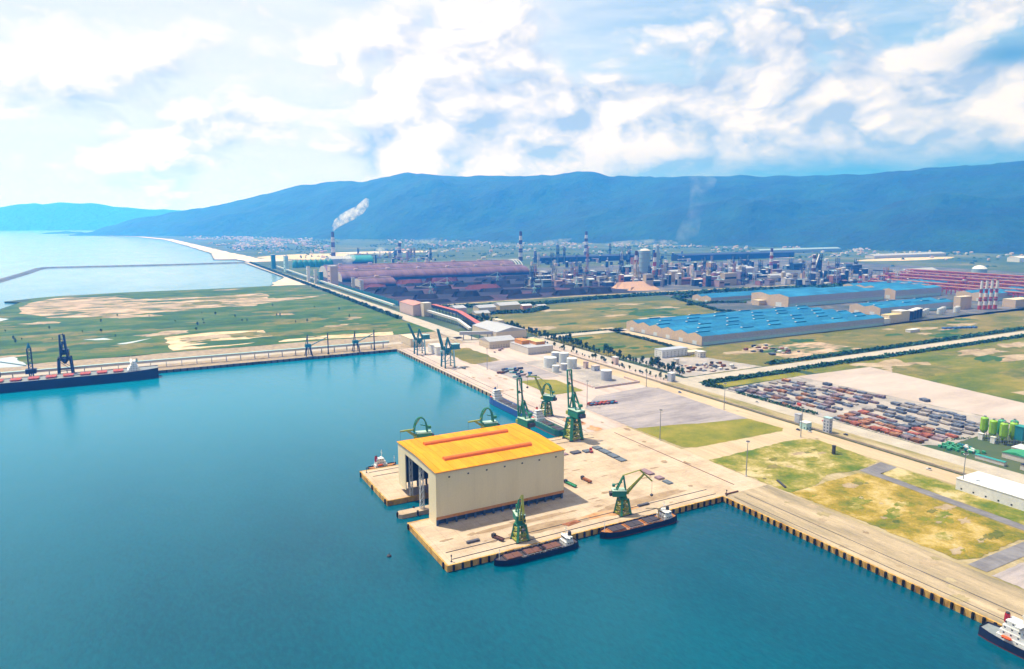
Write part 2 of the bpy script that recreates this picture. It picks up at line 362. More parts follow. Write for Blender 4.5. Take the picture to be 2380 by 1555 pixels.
sheet('field', [(648, 1094), (648, 1330), (760, 1490), (1011, 1500), (1300, 1430), (1215, 1190), (930, 1160), (860, 1094)], 'field_olive', 3)
rect('factory_yard', 836, 2300, 870, 1330, 'plant_ground', 2)
rect('road', 806, 836, 860, 1120, 'concrete_road', 4)
# stock yard and steel plant grounds
sheet('coal_yard', [(590, 1640), (590, 2760), (1480, 2760), (1330, 1620), (1100, 1660)], 'coal_ground', 2)
rect('plant_yard', 1335, 3300, 1450, 2750, 'plant_ground', 1)
sheet('road', [(600, 1622), (600, 1640), (1100, 1662), (1500, 1630), (2600, 1560), (2600, 1540), (1500, 1612), (1100, 1644)], 'verge', 4)
# reclaimed land west of the conveyor road
rect('marsh', -980, 505, 1240, 1690, 'marsh', 2)
sheet('marsh', [(-980, 1690), (505, 1690), (505, 2040), (460, 2380), (199, 2376), (-14, 2383), (-190, 2352), (-239, 2327), (-268, 2218), (-290, 2060), (-420, 2078)], 'marsh', 1)
sheet('sand_flat', [(-240, 1935), (-168, 1832), (-32, 1808), (150, 1836), (330, 1900), (480, 2010), (490, 2040), (330, 1985), (330, 2180), (172, 2140), (27, 2130), (-100, 2260), (-188, 2325), (-240, 2200)], 'marsh_sand', 3)
rect('berth_ground', -980, 505, 1095, 1240, 'ballast', 2)
rect('road', -980, 520, 1140, 1160, 'pale_road', 4)
sheet('sand_lot', [(39, 1411), (46, 1256), (162, 1264), (215, 1312), (215, 1415), (132, 1436)], 'sand', 4)
sheet('sand_lot', [(215, 1262), (420, 1240), (430, 1275), (215, 1305)], 'sand', 4)
rect('road', 505, 540, 1095, 3850, 'pale_road', 4)
sheet('beach', [(516, 4190), (640, 4190), (590, 5143), (530, 6890), (440, 9311), (150, 11153), (-395, 12262), (67, 11153), (341, 9311), (424, 6890), (469, 5143), (403, 4255)], 'beach_sand', 2)
sheet('beach', [(545, 3880), (760, 3900), (760, 4300), (640, 4190), (516, 4190)], 'beach_sand', 2)
sheet('beach', [(464, 2640), (514, 2795), (540, 2795), (530, 2380), (391, 2395)], 'beach_sand', 3)
for i, (x, y, rx, ry, m) in enumerate([(1000, 4300, 330, 330, 'sand'), (3900, 2420, 420, 90, 'sand'), (3350, 2900, 160, 70, 'beach_sand'), (1550, 4700, 400, 150, 'beach_sand')]):
    pts = []
    for k in range(22):
        a = 2*math.pi*k/22; q = 1+.28*noise.noise(Vector((math.cos(a)*1.3+i*7, math.sin(a)*1.3, i))); pts.append((x+rx*q*math.cos(a), y+ry*q*math.sin(a)))
    sheet('bare_ground', pts, m, 3)
# creeks and pools on the marsh
mat('pool_water', [(.45, .52, .52), (.55, .60, .58)], .02, rough=.2)
def pool(pts): sheet('pool', pts, 'pool_water', 5)
pool([(-96, 1450), (-60, 1462), (-36, 1425), (-70, 1438)]); pool([(-60, 1365), (-31, 1375), (0, 1402), (16, 1410), (-20, 1368)])
pool([(-330, 1330), (-176, 1312), (-150, 1225), (-330, 1215)]); pool([(-330, 1890), (-272, 1884), (-248, 1842), (-262, 1808), (-330, 1800)])

# ragged patches of scrub, bare soil and wet ground
mat('scrub_light', [(.05, .09, .008), (.14, .14, .02), (.24, .19, .06)], .03, .36, .64, detail=11, nrough=.72, speck=.15)
mat('scrub_dark', [(.004, .05, .008), (.02, .09, .010), (.05, .11, .015)], .03, .36, .64, detail=11, nrough=.72, speck=.15)
mat('bare_soil', [(.24, .17, .09), (.38, .29, .18), (.48, .38, .26)], .03, .36, .64, detail=11, nrough=.72, speck=.15)
pr_ = random.Random(91)
def patches(n, x0, x1, y0, y1, rmin, rmax, mats_, z0, asp=1.0):
    for k in range(n):
        x, y, r = pr_.uniform(x0, x1), pr_.uniform(y0, y1), pr_.uniform(rmin, rmax); a_ = pr_.uniform(1.2, 3.2)*asp; pts = []
        for j in range(30):
            t_ = 2*math.pi*j/30; v = Vector((math.cos(t_)*1.8, math.sin(t_)*1.8, k*3.7+x)); q = 1+.75*noise.fractal(v, 1, 2, 3); pts.append((x+r*q*math.cos(t_)*a_, y+r*q*math.sin(t_)))
        struct(MB().quad([(p[0], p[1], z0+k*.004) for p in pts]).build('ground_patch', pr_.choice(mats_)))
patches(46, -300, 470, 1290, 1780, 8, 34, ['scrub_light', 'scrub_dark', 'scrub_dark', 'scrub_light', 'bare_soil'], 3.86)
patches(16, -220, 430, 1840, 2340, 12, 40, ['scrub_light', 'scrub_dark', 'bare_soil'], 3.88)
patches(34, 900, 1700, 330, 630, 10, 34, ['scrub_light', 'scrub_light', 'scrub_dark', 'bare_soil'], 3.82)
patches(26, 860, 1750, 730, 850, 5, 18, ['scrub_light', 'scrub_dark', 'bare_soil'], 3.82); patches(14, 670, 790, 880, 1050, 5, 16, ['scrub_light', 'scrub_dark'], 3.87); patches(24, 700, 1180, 1130, 1430, 10, 34, ['scrub_light', 'scrub_dark', 'bare_soil'], 3.87)
patches(18, 448, 560, 366, 432, 1.2, 4.5, ['bare_soil', 'scrub_light', 'grass_olive'], 3.96, .7); patches(40, 448, 518, 228, 345, 1.2, 4.5, ['bare_soil', 'grass_patchy', 'grass_olive', 'scrub_light'], 3.96, .7); patches(22, 392, 434, 120, 360, 1.5, 5, ['bare_soil', 'verge', 'bare_soil'], 3.86, .5)
# breakwater
def ribbon(name, path, w0, w1, z0, z1, m):
    mb = MB(); L = []; n = len(path)
    for i, p in enumerate(path):
        d = (Vector(path[min(i+1, n-1)])-Vector(path[max(i-1, 0)])).normalized(); q = Vector((-d.y, d.x)); c = Vector(p)
        L.append([(*(c+q*w0), z0), (*(c+q*w1), z1), (*(c-q*w1), z1), (*(c-q*w0), z0)])
    for a, b in zip(L, L[1:]):
        for k in range(3): mb.quad([a[k], a[k+1], b[k+1], b[k]])
    mb.quad(L[0]); mb.quad(L[-1]); return mb.build(name, m)
bw = [(-560, 1900), (-432, 3117), (-400, 3500), (-385, 3790), (-365, 3866), (-300, 3872), (0, 3850), (202, 3843), (546, 3877)]
o = tag(ribbon('breakwater', bw, 26, 8, -2, 6, 'rubble'), 'long dark rubble breakwater bending across the bay to the shore', 'breakwater')
# mountains --------------------------------------------------------
def lerp_tab(tab, a):
    if a <= tab[0][0]: return tab[0][1]
    for (a0, v0), (a1, v1) in zip(tab, tab[1:]):
        if a <= a1: t = (a-a0)/(a1-a0); t = t*t*(3-2*t)*.5+t*.5; return v0+(v1-v0)*t
    return tab[-1][1]
def range_mesh(name, sil, dist, foot, na, nd, m, seed, amp=.75):
    a0, a1 = sil[0][0], sil[-1][0]; v = []; f = []
    for i in range(na+1):
        a = a0+(a1-a0)*i/na; D = lerp_tab(dist, a); Ft = lerp_tab(foot, a)
        top = CAMZ+(lerp_tab(sil, a))/1636*D
        top += noise.fractal(Vector((a*.7, seed, 0)), .9, 2.2, 6)*D*.0022
        for j in range(nd+1):
            s = j/nd*1.35; d = Ft+(D-Ft)*s; h = HEAD+R(a); x = d*math.sin(h); y = d*math.cos(h)
            if s <= 1:
                q = noise.hetero_terrain(Vector((x/1500, y/1500, seed)), 1.0, 2.1, 6, .7)
                rg = noise.ridged_multi_fractal(Vector((x/2600+seed, y/2600, 3)), 1.0, 2.1, 5, 1.0, 2.0)-1.0
                e = s**1.25; k = (e+amp*(rg*.55+(q-.6)*.3)*min(1, s*2.5)*(1-s)**.8); z = (top)*max(0, k)
            else: z = top*(1-(s-1)*1.6)
            v.append((x, y, max(-2, z+1)))
    for i in range(na):
        for j in range(nd):
            b = i*(nd+1)+j; f.append((b, b+nd+1, b+nd+2, b+1))
    mb = MB(); mb.v = v; mb.f = f; mb.mi = [0]*len(f)
    return struct(mb.build(name, m, smooth=True))
SIL = [(-33, -27), (-31.2, -22), (-29.6, -8), (-28.8, 1), (-27, 12), (-25.2, 23), (-23, 33), (-21.1, 45), (-19, 61), (-17, 77), (-14.1, 90), (-12.8, 91), (-11.7, 90), (-10, 99), (-8.3, 111), (-6.6, 106), (-4.5, 103), (-2, 104), (.4, 105), (3, 106), (5.3, 114), (6.6, 112), (8, 103), (12, 99), (17.3, 99), (22, 96), (26.3, 96), (30, 104), (33, 107), (36, 114), (42, 120), (60, 120)]
range_mesh('mountain', SIL, [(-33, 13500), (-20, 12000), (-8, 10500), (5, 9800), (36, 9000), (60, 9000)], [(-33, 12800), (-24, 11000), (-14, 8800), (0, 7300), (20, 6200), (36, 5600), (60, 5600)], 260, 56, 'forest_hill', 2.0)
range_mesh('mountain', [(-60, 20), (-48, 22), (-41, 23), (-36, 28), (-33.8, 36), (-32.5, 38), (-30, 34), (-27.5, 26), (-25, 24), (-22, 22), (-19, 10)], [(-60, 22500), (-19, 22500)], [(-60, 20500), (-19, 20500)], 90, 16, 'forest_hill', 9.0, .15)
range_mesh('island', [(-34, -26), (-33.6, -22), (-32.4, -19), (-31.6, -20), (-31.1, -26)], [(-40, 15500), (-20, 15500)], [(-40, 14800), (-20, 14800)], 20, 8, 'forest_hill', 4.0, .1)

# air -----------------------------------------------------------------
hz = MB().box(-42000, 44000, -1900, 48000, -5, 1090).build('haze', [])
hz['kind'] = 'stuff'
hm = bpy.data.materials.new('haze_air'); hm.use_nodes = True; ht = hm.node_tree; ht.nodes.clear()
ho = ht.nodes.new('ShaderNodeOutputMaterial'); pvn = ht.nodes.new('ShaderNodeVolumePrincipled'); ht.links.new(pvn.outputs[0], ho.inputs['Volume'])
pvn.inputs['Color'].default_value = (.022, .27, 1.0, 1); pvn.inputs['Absorption Color'].default_value = (1, 1, 1, 1); pvn.inputs['Density'].default_value = 1.25e-4; pvn.inputs['Anisotropy'].default_value = 0.3
hz.data.materials.clear(); hz.data.materials.append(hm)
# ================================================================== PIER AND DOCK
flat('rubber', (.012, .012, .014), .8)
flat('coping', (.62, .44, .22), .85)
mat('hall_wall', [(.80, .68, .44), (.86, .74, .49)], .05, .3, .7, rough=.75, stretch=(1, 1, .12), detail=8, nrough=.7, grid=[(0, 2.1, .22, .04), (1, 2.1, .22, .04)], streak=((.12, .12, .02), .06))
mat('hall_roof', [(.74, .26, .006), (.86, .34, .010), (.92, .42, .02)], .08, .3, .7, rough=.75, rnd=.06, stretch=(2, .25, 1), detail=9, nrough=.7, streak=((.6, .04, 1), .16), spec=.1)
flat('vent_orange', (.78, .17, .015), .5)
flat('rust_trim', (.55, .24, .06), .7)
flat('dark_blue_shade', (.05, .10, .20), .6)  # dark look of the hall's shaded inside, put into the colour
flat('white_steel', (.70, .72, .72), .5)
flat('dark_gap', (.05, .06, .07), .8)
pier_pts = [(157, 372), (388, 372), (388, 558), (157, 558), (157, 487), (268, 487), (268, 441), (157, 441)]
pier = struct(MB().prism(pier_pts, -4, 4.0).build('pier', 'concrete_deck'))
def qwall(name, x0, x1, y0, y1): return struct(MB().box(x0, x1, y0, y1, -3, 4.12).build(name, 'quay_face'))
fend = MB().box(-.45, .45, -.62, .62, -3.6, .25).box(-.7, -.55, -.6, .6, -3.2, 0).mesh('fender', 'rubber')
def fenders(par, pts, rz):
    for x, y in pts: put('fender', fend, (x, y, 4.0), rz, par)
w = qwall('quay_wall', 387.3, 388.5, -690, 370.7)
fenders(w, [(386.9, y) for y in np.arange(366, 60, -5.6)], 0)
w = qwall('pier_wall', 156.9, 388.5, 370.8, 372.0)
fenders(w, [(x, 370.3) for x in np.arange(160, 386, 6.1)], R(90))
w = qwall('pier_wall', 155.8, 156.9, 370.8, 442.2); fenders(w, [(155.5, y) for y in (376, 439)], 0)
w = qwall('pier_wall', 155.8, 156.9, 486, 559.2); fenders(w, [(155.5, y) for y in (490, 523, 555)], 0)
w = qwall('pier_wall', 157, 268, 440.9, 442.1); w = qwall('pier_wall', 157, 268, 485.9, 487.1)
w = qwall('pier_wall', 157, 375, 557.9, 559.1)
w = struct(MB().box(374.9, 376.2, 559.2, 1093, -3, 4.12).build('quay_wall', 'concrete_quay')); fenders(w, [(374.6, y) for y in np.arange(570, 1085, 11)], 0)
w = struct(MB().box(-980, 374.8, 1093.2, 1094.5, -3, 4.12).build('quay_wall', 'rubble')); fenders(w, [(x, 1092.8) for x in np.arange(30, 370, 9)], R(90))
f = struct(MB().prism([(156, 460), (158, 458.5), (266, 458.5), (266, 466.5), (158, 466.5), (156, 465)], -4, 3.2).build('dock_finger', 'concrete_deck'))
fenders(f, [(155.8, 462.5), (170, 458.2), (170, 466.8)], 0)

# ================================================================== SHIPBUILDING HALL
hall = thing('dock_hall', 'huge cream covered dock hall with bright yellow-orange roof on the pier', 'hall', (172, 427, 4))
HL, HW, H0, H1, RDG = 105.0, 78.0, 4.6, 39.0, 1.3
MB().box(0, HL, 0, .7, H0, H1).build('wall', 'hall_wall', hall)
MB().box(0, HL, HW-.7, HW, H0, H1).build('wall', 'hall_wall', hall)
MB().box(HL-.7, HL, .7, HW-.7, H0, H1).quad([(HL, 0, H1), (HL, HW, H1), (HL, HW/2, H1+RDG)]).build('wall', 'hall_wall', hall)
ww = MB().box(-.003, .7, .7, 14, -.2, H1).box(-.003, .7, HW-16, HW-.7, H0, H1).box(-.003, .7, 14, HW-16, H1-5.2, H1)
ww.quad([(-.003, 0, H1), (-.003, HW, H1), (-.003, HW/2, H1+RDG)]); ww.build('wall', 'hall_wall', hall)
MB().box(.8, HL-.8, .71, .9, H0+.1, H1-.1).box(.8, HL-.8, HW-.9, HW-.71, H0+.1, H1-.1).box(HL-.9, HL-.71, 1, HW-1, H0+.1, H1-.1).build('lining', 'dark_blue_shade', hall)
MB().box(-.15, HL+.15, -.14, -.003, H0-.2, H0+1.9).build('trim_band', 'rust_trim', hall)
for i in range(15):
    x = .8+i*7.35
    MB().box(x-.7, x+.7, .1, 1.5, -.1, H0-.2).build('column', 'dark_blue_shade', hall)
    if i > 0: MB().box(x-.7, x+.7, HW-1.5, HW-.1, -.1, H0).build('column', 'dark_blue_shade', hall)
MB().box(1, HL-1, 3.0, 3.3, 0, H0).build('shade_backing', 'dark_blue_shade', hall)  # dark sheet standing in for deep shade in the openings between columns
ns = 21; sw = (HL+1.6)/ns
dr = RDG; hy = HW/2
for sgn in (0, 1):
    for i in range(ns):
        x0 = -.8+i*sw; x1 = x0+sw-.16; zo = .32 if i % 2 else .26
        if sgn == 0: a, b, za, zb = -.7, hy, H1-.05, H1+dr
        else: a, b, za, zb = HW+.7, hy, H1-.05, H1+dr
        m = MB(); m.quad([(x0, a, za+zo), (x1, a, za+zo), (x1, b, zb+zo), (x0, b, zb+zo)]); m.quad([(x0, a, za), (x1, a, za), (x1, b, zb), (x0, b, zb)])
        m.quad([(x0, a, za), (x1, a, za), (x1, a, za+zo), (x0, a, za+zo)]); m.quad([(x0, a, za), (x0, b, zb), (x0, b, zb+zo), (x0, a, za+zo)]); m.quad([(x1, a, za), (x1, b, zb), (x1, b, zb+zo), (x1, a, za+zo)])
        m.build('roof_sheet', 'hall_roof', hall)
        m2 = MB()
    m = MB(); yy0 = .8 if sgn == 0 else HW-.8
    m.quad([(.8, yy0, H1-.3), (HL-.8, yy0, H1-.3), (HL-.8, hy, H1+dr-.25), (.8, hy, H1+dr-.25)]); m.build('ceiling', 'dark_blue_shade', hall)
for yc in (19.6, 58.2):                                  # roof ventilators, half-round
    m = MB(); n = 8; L0, L1_ = 14.2, 86.8; zb = H1+dr*(1-abs(yc-hy)/hy)+.1
    prof = [(yc+2.3*math.cos(math.pi*k/n), zb+.9+1.7*math.sin(math.pi*k/n)) for k in range(n+1)]
    prof = [(yc+2.3, zb-.3)]+prof+[(yc-2.3, zb-.3)]
    for (ya, za), (yb, zbb) in zip(prof, prof[1:]): m.quad([(L0, ya, za), (L1_, ya, za), (L1_, yb, zbb), (L0, yb, zbb)])
    m.quad([(L0, a, b) for a, b in prof]); m.quad([(L1_, a, b) for a, b in prof])
    m.build('roof_ventilator', 'vent_orange', hall)
MB().box(-.3, HL+.3, -1.05, -.72, H1-.5, H1-.1).build('gutter', 'rust_trim', hall)
for i in range(7):
    x = 10+i*14.6; zz = H1-5.2
    MB().box(x-.65, x+.65, -.16, -.004, zz, zz+1.1).build('wall_vent', 'dark_gap', hall)
mat_l = 'white_steel'
def lattice(mb, x, y, z0, z1, a, t, step):
    for dx_, dy_ in ((-a, -a), (a, -a), (a, a), (-a, a)): mb.beam((x+dx_, y+dy_, z0), (x+dx_, y+dy_, z1), t)
    z = z0; k = 0
    while z+step <= z1+.01:
        for (ax, ay), (bx, by) in (((-a, -a), (a, -a)), ((a, -a), (a, a)), ((a, a), (-a, a)), ((-a, a), (-a, -a))):
            p, q = ((ax, ay, z), (bx, by, z+step)) if k % 2 else ((bx, by, z), (ax, ay, z+step))
            mb.beam((x+p[0], y+p[1], p[2]), (x+q[0], y+q[1], q[2]), t*.6)
        z += step; k += 1
for x in (3, 12, 40, 70): lm = MB(); lattice(lm, x, 35.5, -.8, H1-1, 1.3, .42, 2.6); lm.build('lattice_column', 'white_steel', hall)
for x in (4, 40, 75): lm = MB(); lattice(lm, x, 61.0, -.1, H1-1, 1.0, .35, 2.6); lm.build('lattice_column', 'white_steel', hall)
MB().box(8, HL-2, 33.9, 34.6, 22, 23.6).build('crane_rail', 'white_steel', hall)
MB().box(14, 19, 20, 34, 17, 20).box(15, 18, 24, 28, 13, 17).build('working_platform', 'hall_wall', hall)

# ================================================================== PORTAL CRANES
flat('crane_green', (.03, .22, .13), .5); flat('crane_yellowgreen', (.34, .36, .05), .5); flat('crane_roof', (.48, .66, .52), .5)
flat('crane_teal', (.02, .20, .25), .5); flat('crane_navy', (.012, .045, .10), .5); flat('glass_dark', (.02, .03, .05), .15)
flat('crane_pale', (.40, .62, .62), .5); flat('steel_dark', (.05, .05, .06), .6)
def rotv(mb, a):
    c, s_ = math.cos(a), math.sin(a); mb.v = [(x*c-y*s_, x*s_+y*c, z) for x, y, z in mb.v]; return mb
def portal_crane(label, loc, slew, luff, jl, s=1.0, ph=18.0, arch=True, fly=True, c1='crane_green', c2='crane_yellowgreen', croof='crane_roof', group='green portal cranes on the pier', ladder=False, droop=.05, nosel=10.0):
    t = thing('portal_crane', label, 'crane', loc, 0, group)
    def B(mb, name, m, par=t, turn=True):
        if turn: rotv(mb, slew)
        mb.v = [(x*s, y*s, z*s) for x, y, z in mb.v]; return mb.build(name, m, par)
    g = 5.2
    for a, b in ((-1, -1), (1, -1), (1, 1), (-1, 1)):
        lg = B(MB().beam((a*g, b*g, .8), (a*3.2, b*3.2, ph), 2.3 if ladder else 1.9), 'leg', c1, turn=False)
        B(MB().box(a*g-1.5, a*g+1.5, b*g-.5, b*g+.5, 0, 1.0), 'bogie', 'steel_dark', lg, turn=False)
    fr = MB()
    for zz, k in ((ph*.45, 4.3), (ph*.12, 5.0), (ph*.8, 3.6)):
        for (ax, ay), (bx, by) in (((-k, -k), (k, -k)), ((-k, k), (k, k)), ((-k, -k), (-k, k)), ((k, -k), (k, k))): fr.beam((ax, ay, zz), (bx, by, zz), 1.2)
    for k in (-1, 1): fr.beam((-4.9, k*4.9, ph*.15), (4.2, k*4.2, ph*.45), .75).beam((4.1, k*4.1, ph*.48), (-3.3, k*3.3, ph*.95), .75).beam((k*4.9, -4.9, ph*.15), (k*4.2, 4.2, ph*.45), .75).beam((k*4.1, 4.1, ph*.48), (k*3.3, -3.3, ph*.95), .75)
    B(fr, 'brace', c2, turn=False)
    B(MB().box(-3.8, 3.8, -3.8, 3.8, ph, ph+1).cyl((0, 0, ph+1), 2.3, 2.3, 1.6, 14), 'slewing_platform', c1)
    z = ph+2.6
    mh = B(MB().box(-10, 2.5, -3.8, 3.8, z, z+5.4), 'machinery_house', c1)
    B(MB().box(-10.3, 2.8, -4.1, 4.1, z+5.4, z+5.9), 'roof', croof, mh)
    B(MB().box(-12.5, -10.02, -2.6, 2.6, z+.4, z+3.4), 'counterweight', 'steel_dark')
    cb = B(MB().box(2.6, 5.4, 1.5, 3.6, z+.5, z+3.3), 'operator_cab', c2); B(MB().box(5.41, 5.46, 1.7, 3.4, z+1.5, z+3.0), 'window', 'glass_dark', cb)
    za = z+5.9; ha = 13.0
    af = MB()
    for k in (-1, 1):
        pts = [(-5.6*math.cos(math.pi*q/10)-1.0, k*(2.2-1.2*math.sin(math.pi*q/10)), za+ha*math.sin(math.pi*q/10)**.8) for q in range(11)] if arch else [(-6, k*2.2, za), (0, k*1.0, za+ha), (2, k*2.2, za)]
        for p, q in zip(pts, pts[1:]): af.beam(p, q, 1.0)
        if k < 0: pl_ = pts
    for p, q in ((a_, b_) for a_, b_ in zip(pl_, pts)): af.beam((p[0], p[1]-.25, p[2]), (q[0], q[1]+.25, q[2]), .6)
    B(af, 'a_frame', c1)
    J0 = Vector((3.2, 0, z+2.0)); d = Vector((math.cos(luff), 0, math.sin(luff))); n_ = Vector((-d.z, 0, d.x)); J1 = J0+d*jl
    jb = MB(); wj = 2.3 if ladder else 1.5; we = 2.0 if ladder else .5
    for k in (-1, 1):
        jb.beam(J0+Vector((0, k*wj, 0)), J1+Vector((0, k*we, 0)), 1.0)
        if not ladder: jb.beam(J0+Vector((0, k*wj, 0))+n_*1.4, J1+Vector((0, k*we, 0))+n_*.4, .65)
    nn = 3 if ladder else 8
    for q in range(nn+1):
        f_ = q/nn; p = J0+d*(jl*f_); w_ = wj+(we-wj)*f_
        jb.beam(p+Vector((0, -w_, 0)), p+Vector((0, w_, 0)), .9 if ladder else .5)
        if q < nn and not ladder:
            p2 = J0+d*(jl*(q+1)/nn)
            for k in (-1, 1): jb.beam(p+Vector((0, k*w_, 0)), p2+Vector((0, k*w_*.95, 0))+n_*(1.4-f_), .4)
    B(jb, 'jib', c2 if not ladder else c1)
    top = Vector((-1, 0, za+ha))
    if fly:
        fd = Vector((math.cos(droop), 0, -math.sin(droop)))
        tail = J1-fd*5.5; nose = J1+fd*nosel
        fj = MB()
        for k in (-.6, .6): fj.beam(tail+Vector((0, k, 0)), nose+Vector((0, k*.4, 0)), .8, 1.2)
        fj.beam(J1+Vector((0, -.8, 0)), J1+Vector((0, .8, 0)), 1.0)
        B(fj, 'fly_jib', c2)
        tr = MB()
        for k in (-.5, .5): tr.beam(top+Vector((0, k, 0)), tail+Vector((0, k, 0)), .45)
        B(tr, 'tie_rod', c2)
        gr = MB().beam(nose, nose-Vector((0, 0, 12)), .16); B(gr, 'rope', 'steel_dark')
        gb = nose-Vector((0, 0, 14)); B(MB().lathe(gb, [(.3, 2.2), (1.6, 1.2), (1.3, .2), (.2, -.6)], 8), 'grab', 'steel_dark')
    else:
        B(MB().beam(top, J1, .25).beam(top+Vector((0, .6, 0)), J1+Vector((0, .6, 0)), .25), 'stay', 'steel_dark')
        B(MB().beam(J1, J1-Vector((0, 0, 10)), .16).box(J1.x-.7, J1.x+.7, -.5, .5, J1.z-12, J1.z-10), 'hook_block', 'steel_dark')
    B(MB().beam((-1, 0, za+ha*.5), (-8.5, 0, za+ha*.34), .7).box(-10, -7.6, -1.4, 1.4, za+ha*.34-1.6, za+ha*.34+.6), 'balance_arm', c1)
    st = MB()
    for q in range(9): st.box(-3.6+q*.7, -3.6+q*.7+.6, -5.3, -4.6, 1+q*(ph-1)/9, 1.15+q*(ph-1)/9)
    st.beam((-3.6, -5.3, 1.8), (2.4, -5.3, ph), .15); B(st, 'stairway', c1, turn=False)
    return t
NG = 'green portal cranes on the pier'
portal_crane('green portal crane with arched mast behind the hall roof, farther left one', (206, 547, 4), R(168), R(38), 10, 1.0, 22, True, True, nosel=5.5)
portal_crane('green portal crane with arched mast behind the middle of the hall roof', (270, 547, 4), R(172), R(36), 10, 1.0, 22, True, True, nosel=5.5)
portal_crane('green portal crane with tall upright ladder jib beside the blue ship', (309, 547, 4), R(97), R(86), 34, 1.18, 17, False, False, ladder=True)
portal_crane('green portal crane with tall upright ladder jib at the pier corner', (365, 547, 4), R(94), R(85), 34, 1.22, 17, False, False, ladder=True)
portal_crane('slim green portal crane on the inner quay beside the red ship', (386, 632, 4), R(120), R(62), 26, .95, 16, True, True)
portal_crane('slender green portal crane with raised jib at the front edge by the dark barge', (213, 381, 4), R(255), R(74), 19, .80, 14, False, True, droop=1.2)
portal_crane('green portal crane with outstretched hooked jib beside the cargo ship with grabs', (299, 382, 4), R(-28), R(50), 24, .80, 15, False, True, droop=.75)

# ================================================================== SHIPS
flat('hull_navy', (.010, .020, .055), .45); flat('hull_blue', (.03, .10, .34), .45); flat('hull_red', (.48, .045, .04), .5); flat('hull_teal', (.03, .16, .15), .5)
flat('hull_maroon', (.14, .02, .03), .5); flat('deck_rust', (.42, .17, .05), .8); flat('deck_grey', (.24, .27, .28), .8); flat('deck_green', (.05, .20, .13), .8)
flat('rust_dark', (.16, .07, .05), .85); flat('ship_white', (.80, .80, .78), .4); flat('boat_orange', (.80, .12, .02), .4); flat('hatch_red', (.40, .07, .05), .7); flat('hatch_dark', (.06, .05, .06), .7); flat('funnel_red', (.45, .02, .03), .4); flat('hatch_tan', (.60, .46, .28), .7)
def hull(L, Bm, D, kb=.5):
    m = MB(); st = [(-.02, .62, .75), (.04, .86, .95), (.12, 1, 1), (.5, 1, 1), (.8, .97, .9), (.9, .74, .55), (.96, .44, .22), (1.0, .06, .02)]
    P = []
    for f_, bt, bb in st:
        sh = D*(1+.22*max(0, (f_-.75)/.25)**2+.10*max(0, (.12-f_)/.12)); x = L*f_
        P.append([(x, -Bm/2*bt, sh), (x, -Bm/2*(bt*.4+bb*.6), kb), (x-(.02*L if f_ > .95 else 0), -Bm/2*bb, -1.5), (x-(.02*L if f_ > .95 else 0), Bm/2*bb, -1.5), (x, Bm/2*(bt*.4+bb*.6), kb), (x, Bm/2*bt, sh)])
    for a, b in zip(P, P[1:]):
        for k in range(5): m.quad([a[k], a[k+1], b[k+1], b[k]], 0 if k in (0, 4) else 1)
    m.quad(P[0], 0)
    dk = MB(); inn = [[(p[0][0], p[0][1]*.93, p[0][2]-.9), (p[5][0], p[5][1]*.93, p[5][2]-.9)] for p in P]
    for a, b in zip(inn, inn[1:]): dk.quad([a[0], a[1], b[1], b[0]])
    bl = MB()
    for a, b, ia, ib in zip(P, P[1:], inn, inn[1:]):
        bl.quad([a[0], b[0], ib[0], ia[0]]); bl.quad([a[5], b[5], ib[1], ia[1]])
    return m, dk, bl
